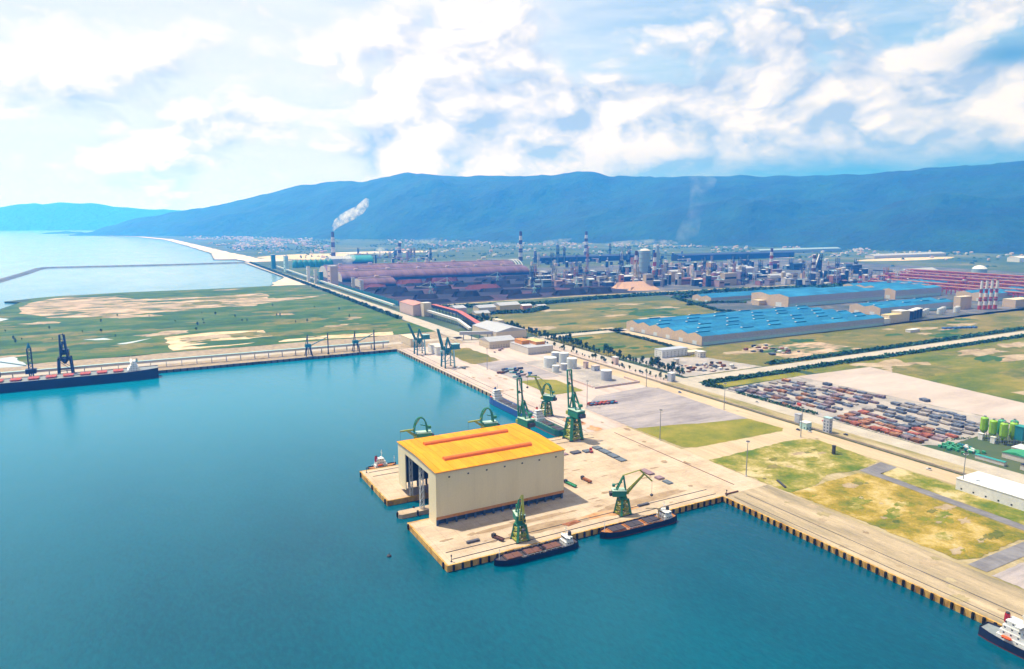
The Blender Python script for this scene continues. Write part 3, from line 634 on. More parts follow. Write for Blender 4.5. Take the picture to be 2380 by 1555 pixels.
def ship(name, label, cat, loc, rz, L, Bm, D, hm='hull_navy', boot='hull_maroon', dm='deck_rust', hatches=2, hmat='hatch_dark', sup_h=3, sup_l=.12, sup_at=.04, sw_=.8, funnel='funnel_red', crane_posts=0, boat=True, group=None):
    t = thing(name, label, cat, loc, rz, group)
    h, dk, bl = hull(L, Bm, D); h.build('hull', [hm, boot], t); d_ = dk.build('deck', dm, t); bl.build('bulwark', hm, t)
    z = D-.85; x0 = L*sup_at; x1 = x0+L*sup_l; w_ = Bm*sw_/2
    sp_ = None
    for k in range(sup_h):
        q = 1-.11*k; b = MB().box(x0+(x1-x0)*.06*k, x0+(x1-x0)*(1-.13*k), -w_*q, w_*q, z+k*2.7, z+k*2.7+2.62)
        o = b.build('superstructure' if k == 0 else 'deckhouse', 'ship_white', t)
        wn = MB()
        nw = max(3, int(w_*q*2/1.6)); xf = x0+(x1-x0)*(1-.13*k)
        if k == sup_h-1: wn.box(xf+.003, xf+.05, -w_*q*.94, w_*q*.94, z+k*2.7+1.3, z+k*2.7+2.3)
        else:
            for j in range(nw): y = -w_*q+(j+.5)*2*w_*q/nw; wn.box(xf+.003, xf+.05, y-.35, y+.35, z+k*2.7+1.2, z+k*2.7+2.0)
        for sg in (-1, 1):
            for j in range(3): xx = x0+(x1-x0)*(.2+.22*j); wn.box(xx-.4, xx+.4, sg*w_*q-.05, sg*w_*q+.05, z+k*2.7+1.2, z+k*2.7+2.0)
        wn.build('window', 'glass_dark', o)
    zt = z+sup_h*2.7
    wing = MB().box(x1-(x1-x0)*.45, x1-(x1-x0)*.28, -Bm*.48, Bm*.48, zt-.2, zt+.1).build('bridge_wing', 'ship_white', t)
    f = MB().lathe((x0+(x1-x0)*.12, 0, z+2.7*(sup_h-1)), [(1.3, 0), (1.3, 3.2), (1.15, 4.6)], 12).build('funnel', funnel, t)
    MB().cyl((x0+(x1-x0)*.12, 0, z+2.7*(sup_h-1)+4.6), 1.0, .95, .6, 12).build('funnel_top', 'steel_dark', f)
    MB().beam((x0+(x1-x0)*.6, 0, zt), (x0+(x1-x0)*.6, 0, zt+7), .35).beam((x0+(x1-x0)*.6, -2, zt+4.5), (x0+(x1-x0)*.6, 2, zt+4.5), .22).build('mast', 'ship_white', t)
    MB().beam((L*.94, 0, D), (L*.94, 0, D+7), .3).beam((L*.94, -1.2, D+5), (L*.94, 1.2, D+5), .2).build('foremast', 'ship_white', t)
    if boat:
        for sg in (-1, 1):
            MB().lathe((0, 0, 0), [(.05, -2.6), (.8, -1.8), (1.0, 0), (.8, 1.8), (.05, 2.6)], 8).build('lifeboat', 'boat_orange', t).matrix_local = Matrix.Translation((x0+(x1-x0)*.35, sg*(w_+1.1), z+2.9)) @ Matrix.Rotation(R(90), 4, 'Y')
    if hatches:
        a = x1+L*.03; e = L*.9; n = (e-a)/hatches
        for k in range(hatches):
            hb = MB().box(a+n*(k+.08), a+n*(k+.90), -Bm*.31, Bm*.31, z-.4, z+.9).build('hatch_coaming', dm, t)
            hh = MB()
            for q in range(4): xa = a+n*(k+.10)+n*.78*q/4; hh.box(xa, xa+n*.78/4-.2, -Bm*.30, Bm*.30, z+.9, z+1.3+.12*(q % 2))
            hh.build('hatch_cover', hmat, hb)
            if crane_posts and k < crane_posts:
                xx = a+n*k; MB().cyl((xx, 0, z), .7, .6, 7, 10).box(xx-1.2, xx+1.2, -1, 1, z+7, z+8.6).beam((xx, 0, z+8), (xx+n*.8, 0, z+10.5), .6).build('deck_crane', 'hatch_tan', t)
    rl = MB()
    for sg in (-1, 1):
        for k in range(9): xx = L*(.14+.07*k); rl.beam((xx, sg*Bm*.47, D-.1), (xx, sg*Bm*.47, D+.9), .1)
        rl.beam((L*.13, sg*Bm*.47, D+.9), (L*.72, sg*Bm*.47, D+.9), .1)
    rl.build('railing', 'ship_white', t)
    return t
ship('supply_boat', 'small white boat with red mark moored at the far pier end beside the hall', 'boat', (166, 566, 0), R(3), 25, 7, 3.0, 'hull_navy', 'hull_maroon', 'deck_rust', 0, sup_h=3, sup_l=.42, sup_at=.22, sw_=.8, funnel='funnel_red')
ship('cargo_ship', 'small blue cargo ship with white bridge moored along the inner quay', 'ship', (367, 722, 0), R(-90), 100, 14, 7.2, 'hull_blue', 'hull_navy', 'deck_grey', 3, 'hatch_dark', 4, .11, .03, funnel='hull_blue')
ship('cargo_ship', 'red and green cargo ship moored in the basin corner under the cranes', 'ship', (367, 624, 0), R(-90), 62, 13, 6.2, 'hull_teal', 'hull_red', 'deck_green', 2, 'hatch_dark', 4, .17, .04, funnel='boat_orange')
ship('barge', 'long dark low barge with white deckhouse moored at the front edge of the pier', 'barge', (245, 364.2, 0), R(180), 60, 11, 3.6, 'hull_navy', 'hull_navy', 'hatch_dark', 3, 'rust_dark', 2, .10, .05, sw_=.7, boat=False, funnel='steel_dark')
ship('cargo_ship', 'dark cargo ship with open rusty holds moored below the hooked jib crane', 'ship', (330, 364.0, 0), R(180), 64, 11.5, 4.3, 'hull_navy', 'hull_maroon', 'deck_rust', 3, 'hatch_dark', 2, .11, .06, sw_=.8, crane_posts=1, boat=False, funnel='steel_dark')
ship('cargo_ship', 'white-decked ship with red funnel and orange lifeboat cut off at the corner', 'ship', (379.0, 175.5, 0), R(-90), 95, 13, 4.6, 'hull_navy', 'hull_maroon', 'deck_grey', 3, 'hatch_dark', 4, .16, .07, funnel='funnel_red')
# ore carrier on the far-left berth
bc = ship('bulk_carrier', 'very long dark bulk carrier with orange-red hatch covers on the far berth', 'ship', (14, 1074, 0), R(180), 250, 32, 12.5, 'hull_navy', 'hull_navy', 'deck_grey', 0, sup_h=5, sup_l=.055, sup_at=.075, sw_=.75, boat=False, funnel='crane_pale')
for k in range(10):
    x = 39+k*19.2; b = MB().box(x, x+9, -7, 7, 11.4, 13.2).build('hatch_coaming', 'hatch_red', bc)
    MB().box(x-1.5, x+4.4, -7.6, 7.6, 13.2, 13.8).box(x+4.6, x+10.5, -7.6, 7.6, 13.2, 13.8).build('hatch_cover', 'hatch_red', b)
bu = tag(MB().lathe((0, 0, 0), [(1.2, -.6), (1.6, .2), (1.2, 1.0), (.25, 1.2), (.2, 2.6)], 10).build('buoy', 'steel_dark', loc=(131, 408, 0)), 'small dark buoy floating in open water left of the pier', 'buoy')
# ================================================================== THINGS ON THE PIER AND ALONG THE PORT ROAD
GT = 4.05
flat('plate_grey', (.16, .19, .22), .6, .3); flat('plate_dark', (.10, .10, .12), .7); flat('plate_mauve', (.30, .20, .22), .7)
flat('rust', (.30, .11, .045), .85, rnd=.25); flat('rust_dark', (.16, .07, .05), .85, rnd=.2)
mat('slab_blue', [(.05, .07, .12), (.11, .14, .20), (.24, .24, .26)], .3, rnd=.35); mat('slab_rust', [(.16, .07, .04), (.30, .13, .07), (.42, .24, .15)], .3, rnd=.35); mat('slab_red', [(.18, .05, .04), (.36, .10, .06), (.42, .18, .12)], .3, rnd=.3); mat('slab_grey', [(.20, .18, .18), (.36, .33, .32)], .3, rnd=.3); mat('slab_mauve', [(.12, .09, .12), (.24, .17, .20), (.33, .26, .26)], .3, rnd=.3)
flat('paint_red', (.50, .06, .04), .5); flat('paint_blue', (.05, .16, .42), .5); flat('paint_white', (.74, .74, .72), .5); flat('paint_cream', (.66, .56, .40), .7); flat('paint_navy', (.02, .04, .10), .5)
flat('paint_orange', (.66, .26, .05), .6); flat('paint_green', (.05, .32, .16), .5); flat('paint_lime', (.26, .50, .03), .5); flat('paint_tealroof', (.03, .28, .26), .5)
flat('wall_pale', (.62, .58, .52), .8); flat('wall_pink', (.60, .46, .42), .8); flat('wall_brick', (.52, .26, .20), .8); flat('roof_grey', (.42, .43, .46), .7); flat('roof_red', (.50, .13, .10), .7); flat('wall_ochre', (.64, .50, .22), .8)
flat('tank_white', (.66, .70, .70), .45); flat('tank_grey', (.44, .47, .54), .45); flat('steel_grey', (.30, .32, .36), .5, .3)
def stackpile(name, label, x, y, lx, ly, n, m, group=None, t=.35, z=GT, cat='steel stack'):
    mb = MB(); rr = random.Random(int(x*31+y*7))
    for k in range(n):
        ox, oy = rr.uniform(-.25, .25), rr.uniform(-.25, .25)
        mb.box(-lx/2+ox, lx/2+ox, -ly/2+oy, ly/2+oy, k*(t+.12), k*(t+.12)+t)
        for q in (-.3, .3): mb.box(lx*q-.15, lx*q+.15, -ly/2*.9, ly/2*.9, k*(t+.12)+t-.02, k*(t+.12)+t+.14)
    return tag(mb.build(name, m, loc=(x, y, z)), label, cat, group)
for i, (x, y, lx, ly, n, m, lb) in enumerate([
    (333, 512, 5, 5, 2, 'plate_mauve', 'small mauve plate stack nearest the yellow hall corner'), (344, 511, 9, 6, 3, 'plate_dark', 'dark plate stack second from the hall corner'),
    (355, 509, 7, 6, 3, 'plate_grey', 'grey plate stack beside the red truck on the pier'), (369, 512, 7, 8, 3, 'plate_grey', 'upper grey plate stack of the long row on the pier'),
    (369, 500, 7, 12, 3, 'plate_grey', 'second grey plate stack of the long row on the pier'), (369, 487, 7, 11, 3, 'plate_grey', 'third grey plate stack of the long row on the pier'), (369, 476, 7, 9, 2, 'plate_grey', 'lowest grey plate stack of the long row on the pier'),
    (369, 440, 6, 13, 3, 'plate_mauve', 'long mauve plate stack right of the hooked crane jib'), (369, 424, 6, 6, 3, 'plate_mauve', 'short mauve stack below the long mauve plate stack'),
    (369, 414, 5, 8, 2, 'plate_grey', 'grey plate stack nearest the quay corner'), (184, 393, 9, 2.2, 3, 'plate_dark', 'dark beam stack on the front pier corner by the water'),
    (322, 387, 10, 2, 3, 'plate_dark', 'dark beam stack behind the open-hold cargo ship')]):
    stackpile('plate_stack', lb, x, y, lx, ly, n, m, 'plate stacks on the pier')
def truck(name, label, loc, rz, cabm, bedm, L=9, group=None, load=None):
    t = thing(name, label, 'truck', loc, rz, group)
    c = MB().box(L-2.2, L, -1.25, 1.25, .7, 2.9).build('cab', cabm, t); MB().box(L-.02, L+.03, -1.1, 1.1, 1.8, 2.7).box(L-1.2, L-.4, -1.28, 1.28, 1.8, 2.6).build('window', 'glass_dark', c)
    MB().box(0, L-2.4, -1.25, 1.25, .9, 1.25).box(0, L-2.4, -1.25, -1.1, 1.25, 2.0).box(0, L-2.4, 1.1, 1.25, 1.25, 2.0).box(0, .15, -1.1, 1.1, 1.25, 2.0).build('bed', bedm, t)
    if load: MB().box(.4, L-2.8, -1.0, 1.0, 1.26, 2.3).build('load', load, t)
    for x in (1.2, 2.6, L-1.2):
        for s_ in (-1, 1): MB().cyl((x, s_*1.05-.2, .5), .5, .5, .4, 10, axis=1).build('wheel', 'rubber', t)
    return t
truck('flatbed_truck', 'red flatbed truck standing among the grey plate stacks on the pier', (356, 503, GT), R(60), 'paint_red', 'paint_red', 8)
truck('flatbed_truck', 'rusty brown trailer truck alone on the pier deck right of the hall', (313, 442, GT), R(95), 'steel_dark', 'rust', 12, load='rust')
truck('flatbed_truck', 'truck with long green trailer leaving the hall shadow', (297, 440, GT), R(97), 'steel_dark', 'paint_green', 14)
truck('flatbed_truck', 'dark truck beside the base of the front left crane', (202, 384, GT), R(110), 'steel_dark', 'rust_dark', 10)
pl = tag(MB().prism([(0, 0), (13, 1), (15, -3), (3, -5)], 0, .35).prism([(2, -1), (11, -.5), (12, -3), (4, -4)], .35, 1.1, top=[(4, -1.6), (9, -1.3), (9.6, -2.6), (5, -3)]).build('rust_pile', 'rust', loc=(250, 388, 4.0)), 'flat orange-brown scrap pile on the front pier edge', 'pile')
# ore spill and stains on deck
mat('ore_stain', [(.42, .17, .06), (.50, .28, .12), (.52, .36, .22)], .12, detail=8); mat('oil_stain', [(.30, .20, .11), (.40, .29, .18)], .2, detail=8)
def stain(x, y, rx, ry, m, seed, z=GT):
    pts = []
    for k in range(20):
        a = 2*math.pi*k/20; q = 1+.5*noise.noise(Vector((math.cos(a)*1.6+seed*3.1, math.sin(a)*1.6, seed))); pts.append((x+rx*q*math.cos(a), y+ry*q*math.sin(a)))
    struct(MB().quad([(p[0], p[1], z) for p in pts]).build('deck_stain', m))
stain(398, 596, 9, 14, 'ore_stain', 1); stain(404, 566, 7, 9, 'ore_stain', 2, 4.06); stain(236, 390, 26, 6, 'oil_stain', 3); stain(292, 388, 30, 6, 'ore_stain', 4); stain(330, 395, 40, 5, 'oil_stain', 5, 4.07); stain(230, 404, 40, 3, 'oil_stain', 6, 4.08)
tag(MB().prism([(-4, -3), (3, -4), (5, 2), (-2, 4)], 0, 2.2, top=[(-1, -.6), (.8, -.8), (1, .5), (-.5, .8)]).build('ore_heap', 'rust', loc=(402, 590, 4.0)), 'small rust-red ore heap on the quay by the red ship', 'heap')
rs = random.Random(14)
for k in range(34): stain(rs.uniform(285, 384) if k % 2 else rs.uniform(165, 384), rs.uniform(378, 545) if k % 2 else rs.uniform(378, 415), rs.uniform(.8, 5), rs.uniform(.5, 2), 'oil_stain', 20+k, 4.10+k*.003)
for k in range(20): stain(rs.uniform(392, 432), rs.uniform(440, 900), rs.uniform(.8, 3), rs.uniform(1, 5), 'oil_stain', 60+k, 4.10+k*.003)
# crane rails set in the deck
for y in (377.5, 387.5, 541.5, 552): struct(MB().box(162, 386, y-.22, y+.22, 4.0, 4.3).build('crane_rail', 'steel_dark'))
for x in (381, 391): struct(MB().box(x-.22, x+.22, 562, 1088, 3.9, 4.08).build('crane_rail', 'steel_dark'))
struct(MB().box(394, 394.5, 60, 366, 3.8, 4.0).build('crane_rail', 'steel_dark')); struct(MB().box(407, 407.5, 60, 366, 3.8, 4.0).build('crane_rail', 'steel_dark'))
struct(MB().box(413, 413.9, 385, 545, 3.8, 4.02).build('drain', 'rust_dark'))
for x in (599.6, 601.2, 603.0): struct(MB().box(x-.12, x+.12, -690, 1060, 3.8, 4.1).build('railway_rail', 'steel_dark'))
mat('verge_dark', [(.03, .05, .01), (.10, .11, .03)], .3); struct(MB().box(596.6, 598.4, -690, 690, 3.7, 4.3).build('ditch_edge', 'verge_dark'))
# small quay beacons
for x, y, lb in ((160.5, 375, 'dark beacon post on the front corner of the pier'), (160, 553, 'dark beacon post at the far pier tip by the small boat'), (391, 371, 'dark beacon post where the pier meets the long quay')):
    tag(MB().lathe((0, 0, 0), [(.7, 0), (.6, .4), (.25, .6), (.22, 3.4), (.55, 3.5), (.5, 4.3), (.1, 4.7)], 8).build('beacon_post', 'steel_dark', loc=(x, y, 4.1)), lb, 'beacon', 'beacon posts')
tag(MB().box(0, 13, -.4, .4, 0, .9).box(-.2, 1.2, -.9, .9, 0, 1.2).build('barrier', 'rust_dark', loc=(392, 372.5, 4.0)), 'low brown barrier across the quay at the pier root', 'barrier')
# lamp masts
def lamp_mast(label, x, y, h=30):
    t = thing('light_mast', label, 'light mast', (x, y, GT), 0, 'tall light masts')
    MB().lathe((0, 0, 0), [(.55, 0), (.45, .3), (.22, h)], 8).build('pole', 'steel_grey', t); MB().box(-.9, .9, -.9, .9, 0, .5).build('base', 'wall_pale', t)
    hd = MB().cyl((0, 0, h), 1.5, 1.5, .3, 10).build('lamp_ring', 'steel_dark', t)
    for k in range(6): a = k*math.pi/3; MB().box(1.5*math.cos(a)-.35, 1.5*math.cos(a)+.35, 1.5*math.sin(a)-.35, 1.5*math.sin(a)+.35, h-.5, h-.03).build('lamp', 'paint_white', hd)
for lb, x, y in (('light mast at the edge of the olive plot with the notch', 437.5, 504), ('light mast on the left edge of the patchy grass plot', 436.6, 394), ('light mast between the colourful vehicle row and the crane quay', 445.5, 640),
                 ('light mast at the crossroads above the patchy grass plot', 566, 445), ('light mast above the dark cut of the right grass strip', 563, 290), ('light mast at the road edge of the mauve asphalt lot', 575, 556), ('light mast at the upper corner of the mauve asphalt lot', 568, 684), ('light mast on the apron behind the blue ship', 436, 878)): lamp_mast(lb, x, y)
# ---------------------------------------------------------------- buildings
def windows(par, x0, x1, y0, y1, z, h, faces='SW', sp=4.0, m='glass_dark', floors=1, fh=3.2, ww=1.3, wh=1.3):
    for fl in range(floors):
        zz = z+1.2+fl*fh
        if 'S' in faces:
            n = max(1, int((x1-x0)/sp))
            for k in range(n): xc = x0+(k+.5)*(x1-x0)/n; MB().box(xc-ww/2, xc+ww/2, y0-.06, y0+.02, zz, zz+wh).build('window', m, par)
        if 'W' in faces:
            n = max(1, int((y1-y0)/sp))
            for k in range(n): yc = y0+(k+.5)*(y1-y0)/n; MB().box(x0-.06, x0+.02, yc-ww/2, yc+ww/2, zz, zz+wh).build('window', m, par)
def building(name, label, x0, x1, y0, y1, h, wm='wall_pale', rm='roof_grey', roof='flat', win=None, group=None, cat='building', rh=None, z=None, floors=1, sp=5.0):
    z = GZ-.15 if z is None else z
    t = thing(name, label, cat, (x0, y0, z), 0, group); a, b = x1-x0, y1-y0
    w_ = MB().box(0, a, 0, b, 0, h).build('wall', wm, t)
    rh = rh or min(a, b)*.16
    if roof == 'flat': MB().box(-.3, a+.3, -.3, b+.3, h+.003, h+.5).build('roof', rm, t)
    else:
        MB().gable(0, a, 0, b, h+.003, h+rh, roof, over=.5).build('roof', rm, t)
    if win: windows(w_, 0, a, 0, b, 0, h, win, sp, floors=floors)
    return t
building('long_warehouse', 'long white low building with green window row beside the right road', 561, 592, 60, 294, 9, 'paint_white', 'paint_white', 'flat', 'W', sp=9, floors=1)
building('pump_house', 'cream two-storey harbour building with grey roof at the inner quay', 512, 562, 1022, 1062, 12, 'paint_cream', 'roof_grey', 'x', 'SW', floors=2, rh=5)
building('harbour_building', 'cream hall with rounded grey roof behind the two-storey harbour building', 560, 622, 1090, 1190, 15, 'paint_cream', 'roof_grey', 'y', 'S', rh=7)
building('harbour_office', 'small tower-like cream office beside the tree road', 622, 634, 1200, 1228, 18, 'paint_cream', 'paint_cream', 'flat', 'SW', floors=4)
building('workshop', 'cream workshop with bright orange roof near the white tanks', 543, 590, 946, 1008, 11, 'wall_pale', 'roof_grey', 'flat', 'S')
building('roof_block', 'orange block on the workshop roof, left one', 548, 562, 975, 1000, 6, 'paint_orange', 'paint_orange', 'flat', z=GZ+11.4, cat='roof block')
building('roof_block', 'tan block on the workshop roof, right one', 567, 584, 962, 996, 4.5, 'paint_orange', 'wall_ochre', 'flat', z=GZ+11.4, cat='roof block')
building('office_building', 'white office with blue-grey window bays and pale blue roof', 712, 764, 822, 840, 12, 'paint_white', 'tank_grey', 'flat', 'SW', floors=3, sp=7)
building('small_house', 'pale square house right of the white office', 766, 778, 796, 808, 9, 'wall_pale', 'paint_white', 'flat', 'SW', floors=2)
building('small_house', 'cream low house between office and square house', 766, 796, 822, 838, 4, 'paint_cream', 'paint_cream', 'flat', None)
building('guard_house', 'small navy-windowed kiosk below the white office', 697, 703, 773, 780, 8, 'wall_pale', 'tank_grey', 'flat', 'SW')
building('gate_house', 'white gate house on the road at the left end of the trees', 617, 623, 815, 824, 11, 'wall_pink', 'paint_white', 'flat', 'S')
building('gate_house', 'white gate house at the right end of the tree row', 615, 622, 690, 698, 11, 'tank_grey', 'paint_white', 'flat', 'S')
building('weigh_house', 'tall pale-blue kiosk beside the road opposite the grass plots', 601, 606, 440, 447, 15, 'tank_grey', 'crane_pale', 'flat', 'SW', floors=4, sp=3)
building('weigh_house', 'short blue kiosk at the crossroads by the railway', 590, 598, 458, 466, 7, 'crane_pale', 'paint_white', 'flat', 'SW', sp=3)
building('weigh_house', 'grey pillar kiosk left of the short blue kiosk', 604, 609, 478, 484, 9, 'tank_grey', 'roof_grey', 'flat', 'S', sp=3)
tag(MB().box(0, 2.2, 0, 2.2, 0, 7.5).box(-.3, 2.5, -.3, 2.5, 7.5, 8.2).build('service_block', 'steel_dark', loc=(549, 395, 3.9)), 'small dark upright block standing alone in the patchy grass', 'block')
tag(MB().beam((0, 0, .8), (7, 14, .8), 1.6, 1.4).build('culvert', 'steel_dark', loc=(444, 360, 3.6)), 'short dark culvert at the lower edge of the patchy grass', 'culvert')
building('white_store', 'white box store on the quay at the berth end, farther one', 402, 424, 1100, 1150, 14, 'paint_cream', 'paint_cream', 'flat', 'W')
building('white_store', 'white box store on the quay between the two teal cranes', 412, 430, 1010, 1046, 13, 'paint_white', 'wall_pale', 'flat', 'W')
# tanks
def tank(label, x, y, r, h, m='tank_white', group='storage tanks'):
    t = thing('storage_tank', label, 'tank', (x, y, GT-.1), 0, group)
    MB().cyl((0, 0, 0), r, r, h, 26).build('shell', m, t, smooth=False); MB().lathe((0, 0, h+.003), [(r+.15, 0), (r+.15, .3), (r*.5, r*.13), (.1, r*.18)], 26).build('roof', 'paint_white', t)
    st = MB()
    for k in range(14): a = -2.2+k*.09; st.beam(((r+.1)*math.cos(a), (r+.1)*math.sin(a), k*h/14), ((r+1.0)*math.cos(a), (r+1.0)*math.sin(a), k*h/14), .5, .15)
    st.build('stairway', 'steel_grey', t)
    for k in (.33, .66): MB().lathe((0, 0, h*k), [(r+.02, 0), (r+.1, .02), (r+.1, .25), (r+.02, .27)], 26).build('hoop', m, t)
tank('widest white storage tank, leftmost of the tank group', 525, 850, 9.5, 14); tank('small white tank in front of the widest one', 514, 817, 5, 9)
tank('grey-white tank peeking out behind the widest tank', 553, 880, 6.5, 14, 'tank_grey'); tank('small grey tank in the front middle of the tank group', 531, 822, 4.6, 9, 'tank_grey')
tank('tall white tank at the back middle of the group', 559, 866, 7.5, 15); tank('tall white tank on the right of the tank group', 549, 829, 7.5, 14)
tank('lone grey tank in the walled yard right of the group', 547, 742, 7.5, 13, 'tank_grey')
building('tank_office', 'small mauve cabin right of the white tanks', 563, 568, 814, 820, 9, 'wall_pink', 'plate_mauve', 'flat', 'S'); building('tank_office', 'grey-mauve cabin between the tanks and the lone tank', 564, 574, 794, 802, 7, 'tank_grey', 'wall_pink', 'flat', 'S')
wl = tag(MB().box(504, 505, 712, 770, 3.7, 6.2).box(504, 575, 707, 708, 3.7, 6.2).box(575, 576, 707, 740, 3.7, 6.2).build('yard_wall', 'wall_pink'), 'low mauve wall around the yard of the lone grey tank', 'wall')
# vehicles parked in a row on the asphalt and machines by the olive plot
vc = ['paint_red', 'rust', 'plate_mauve', 'paint_navy', 'paint_blue', 'crane_teal', 'paint_red', 'rust', 'paint_red']
for k in range(13): truck('parked_truck', 'small parked truck in the colourful vehicle row on the mauve asphalt', (452+k*2.7, 640-k*.45+(1.5 if k % 2 else 0), GT), R(100), vc[k % 9], vc[(k*4+1) % 9], 6.5, 'vehicle row on the mauve asphalt', load=vc[(k+3) % 9])
mc = ['paint_navy', 'crane_teal', 'steel_dark', 'paint_blue', 'crane_pale', 'plate_grey', 'wall_pink', 'paint_navy']
rr = random.Random(5)
def container(label, x, y, z, rz, m, group, L=6.1):
    t = thing('container', label, 'container', (x, y, z), rz, group); MB().box(-L/2, L/2, -1.2, 1.2, .1, 2.6).build('body', m, t); 
    MB().box(L/2+.003, L/2+.06, -1.1, -.03, .2, 2.5).box(L/2+.003, L/2+.06, .03, 1.1, .2, 2.5).build('door', m, t); cr = MB()
    for q in range(8): xx = -L/2+.5+q*(L-1)/7; cr.box(xx-.12, xx+.12, -1.24, 1.24, .15, 2.55)
    cr.build('rib', m, t)
for k in range(22):
    x = 446+rr.uniform(0, 34); y = 798+rr.uniform(0, 66)
    container('freight box in the jumble by the olive plot', x, y, GT, rr.uniform(-.6, .9), mc[k % 8], 'jumble of freight boxes by the olive plot', rr.choice([6.1, 8, 10]))
for k, (x, y) in enumerate([(439, 846), (442, 842), (520, 1000), (530, 1010), (505, 990), (402, 904), (408, 898)]): container(['brown freight box alone on the apron', 'brown freight box alone on the apron', 'mauve freight box before the workshop', 'mauve freight box before the workshop', 'mauve freight box before the workshop', 'pale freight box beside the teal crane foot', 'pale freight box beside the teal crane foot'][k], x, y, GT, .3*k, ['rust_dark', 'rust_dark', 'plate_mauve', 'plate_mauve', 'wall_pink', 'paint_white', 'plate_grey'][k], ['brown boxes on the apron', 'brown boxes on the apron', 'mauve boxes by the workshop', 'mauve boxes by the workshop', 'mauve boxes by the workshop', 'boxes by the teal crane', 'boxes by the teal crane'][k], 7)
# construction site clutter
for k in range(46):
    x = 672+rr.uniform(0, 92); y = 708+rr.uniform(0, 48)+max(0, (x-720)*-.2); s_ = rr.uniform(1.5, 5)
    m = rr.choice(['wall_pink', 'paint_white', 'rust_dark', 'steel_dark', 'plate_grey', 'wall_pale', 'rust'])
    stackpile('material_pile', 'pile of building material in the cluttered yard below the white office', x, y, s_*1.5, s_, rr.choice([2, 3, 5]), m, 'material piles below the white office', .5, GT, 'pile')
for k in range(26):
    x = 880+rr.uniform(0, 70); y = 755+rr.uniform(0, 70); s_ = rr.uniform(2, 6)
    stackpile('material_pile', 'pile of building material in the sandy yard below the blue hall', x, y, s_*1.6, s_, rr.choice([2, 3, 5]), rr.choice(['wall_pink', 'paint_white', 'rust_dark', 'steel_dark', 'plate_grey', 'paint_navy', 'rust']), 'material piles below the blue hall', .6, GT, 'pile')
def car(label, x, y, rz, m):
    t = thing('parked_car', label, 'car', (x, y, 3.98), rz, 'cars on the port roads')
    MB().prism([(-2.2, -.9), (2.2, -.9), (2.2, .9), (-2.2, .9)], .35, 1.0, top=[(-2.15, -.85), (2.1, -.85), (2.1, .85), (-2.15, .85)]).build('body', m, t)
    c = MB().prism([(-1.7, -.82), (1.0, -.82), (1.0, .82), (-1.7, .82)], 1.0, 1.55, top=[(-1.3, -.7), (.4, -.7), (.4, .7), (-1.3, .7)]).build('cabin', 'glass_dark', t)
    for a in (-1.4, 1.4):
        for b in (-.85, .65): MB().cyl((a, b, .35), .34, .34, .2, 10, axis=1).build('wheel', 'rubber', t)
for k, (x, y, m, lb) in enumerate([(588, 452, 'paint_white', 'white car at the crossroads beside the short blue kiosk'), (583, 462, 'paint_navy', 'dark car at the crossroads beside the short blue kiosk'), (611, 428, 'steel_dark', 'black car below the tall pale-blue kiosk'), (632, 560, 'paint_white', 'white car on the far road beside the slab yard'), (633, 470, 'paint_red', 'red car on the far road beside the slab yard'), (585, 640, 'paint_blue', 'blue car on the near road above the mauve lot'), (586, 330, 'paint_white', 'white car on the road before the long white building'), (595, 300, 'paint_navy', 'dark car parked at the long white building corner'), (597, 285, 'paint_white', 'white car parked behind the long white building')]): car(lb, x, y, R(90+(k % 2)*180), m)
# ---------------------------------------------------------------- slab yard
cnt = 0; tones = {'slab_blue': 'blue-grey', 'slab_rust': 'rust-brown', 'slab_red': 'red-brown', 'slab_grey': 'pale grey', 'slab_mauve': 'mauve'}
smesh = {}
for m in tones:
    for v in range(3):
        r2 = random.Random(v*9+len(m)); mb = MB(); nl = 2+v; lx, ly = (5.6, 10.4) if v < 2 else (7.2, 9.6); zz = 0
        for k in range(nl):
            ox, oy = r2.uniform(-.3, .3), r2.uniform(-.5, .5); mb.box(-lx/2+ox, lx/2+ox, -ly/2+oy, ly/2+oy, zz, zz+.62); mb.box(-lx/2, lx/2, -ly*.3-.15, -ly*.3+.15, zz+.61, zz+.8); mb.box(-lx/2, lx/2, ly*.3-.15, ly*.3+.15, zz+.61, zz+.8); zz += .79
        smesh[m, v] = mb.mesh('slab_stack', m)
rr = random.Random(11)
for xi, X in enumerate([653, 664, 675, 687, 699, 712, 725, 738, 752, 766, 780]):
    y = 622-rr.uniform(0, 8)
    while y > 372:
        lim = 366+(X-650)*.05
        ok = y > lim and not (476 < y < 490) and not (X > 752 and y > 560 and rr.random() < .4) and not (X < 668 and y > 470 and y < 520) and not (X > 770 and y < 400)
        skip = .16 if y > 490 else .12
        if ok and rr.random() > skip and cnt < 298:
            if y < 480: m = rr.choice(['slab_rust', 'slab_red', 'slab_rust', 'slab_blue', 'slab_mauve']) if X < 706 else rr.choice(['slab_blue', 'slab_blue', 'slab_grey', 'slab_blue', 'slab_grey'])
            else: m = rr.choice(['slab_blue', 'slab_mauve', 'slab_rust', 'slab_blue', 'slab_mauve', 'slab_blue', 'slab_grey'])
            o = put('slab_stack', smesh[m, rr.randrange(3)], (X+rr.uniform(-2.0, 2.0), y, 3.95), R(rr.uniform(-16, 10))); cnt += 1
            tag(o, tones[m]+' stack of steel slabs in the wide storage yard', 'slab stack', tones[m]+' slab stacks')
        y -= rr.uniform(10.2, 13.5)
tag(put('slab_stack', smesh['slab_blue', 2], (812, 470, 3.95), R(-15)), 'blue-grey slab stack alone on the pale lot above the yard', 'slab stack')
container('bright red container among the slab stacks near the hedge', 664, 527, 3.95, R(70), 'paint_red', None)
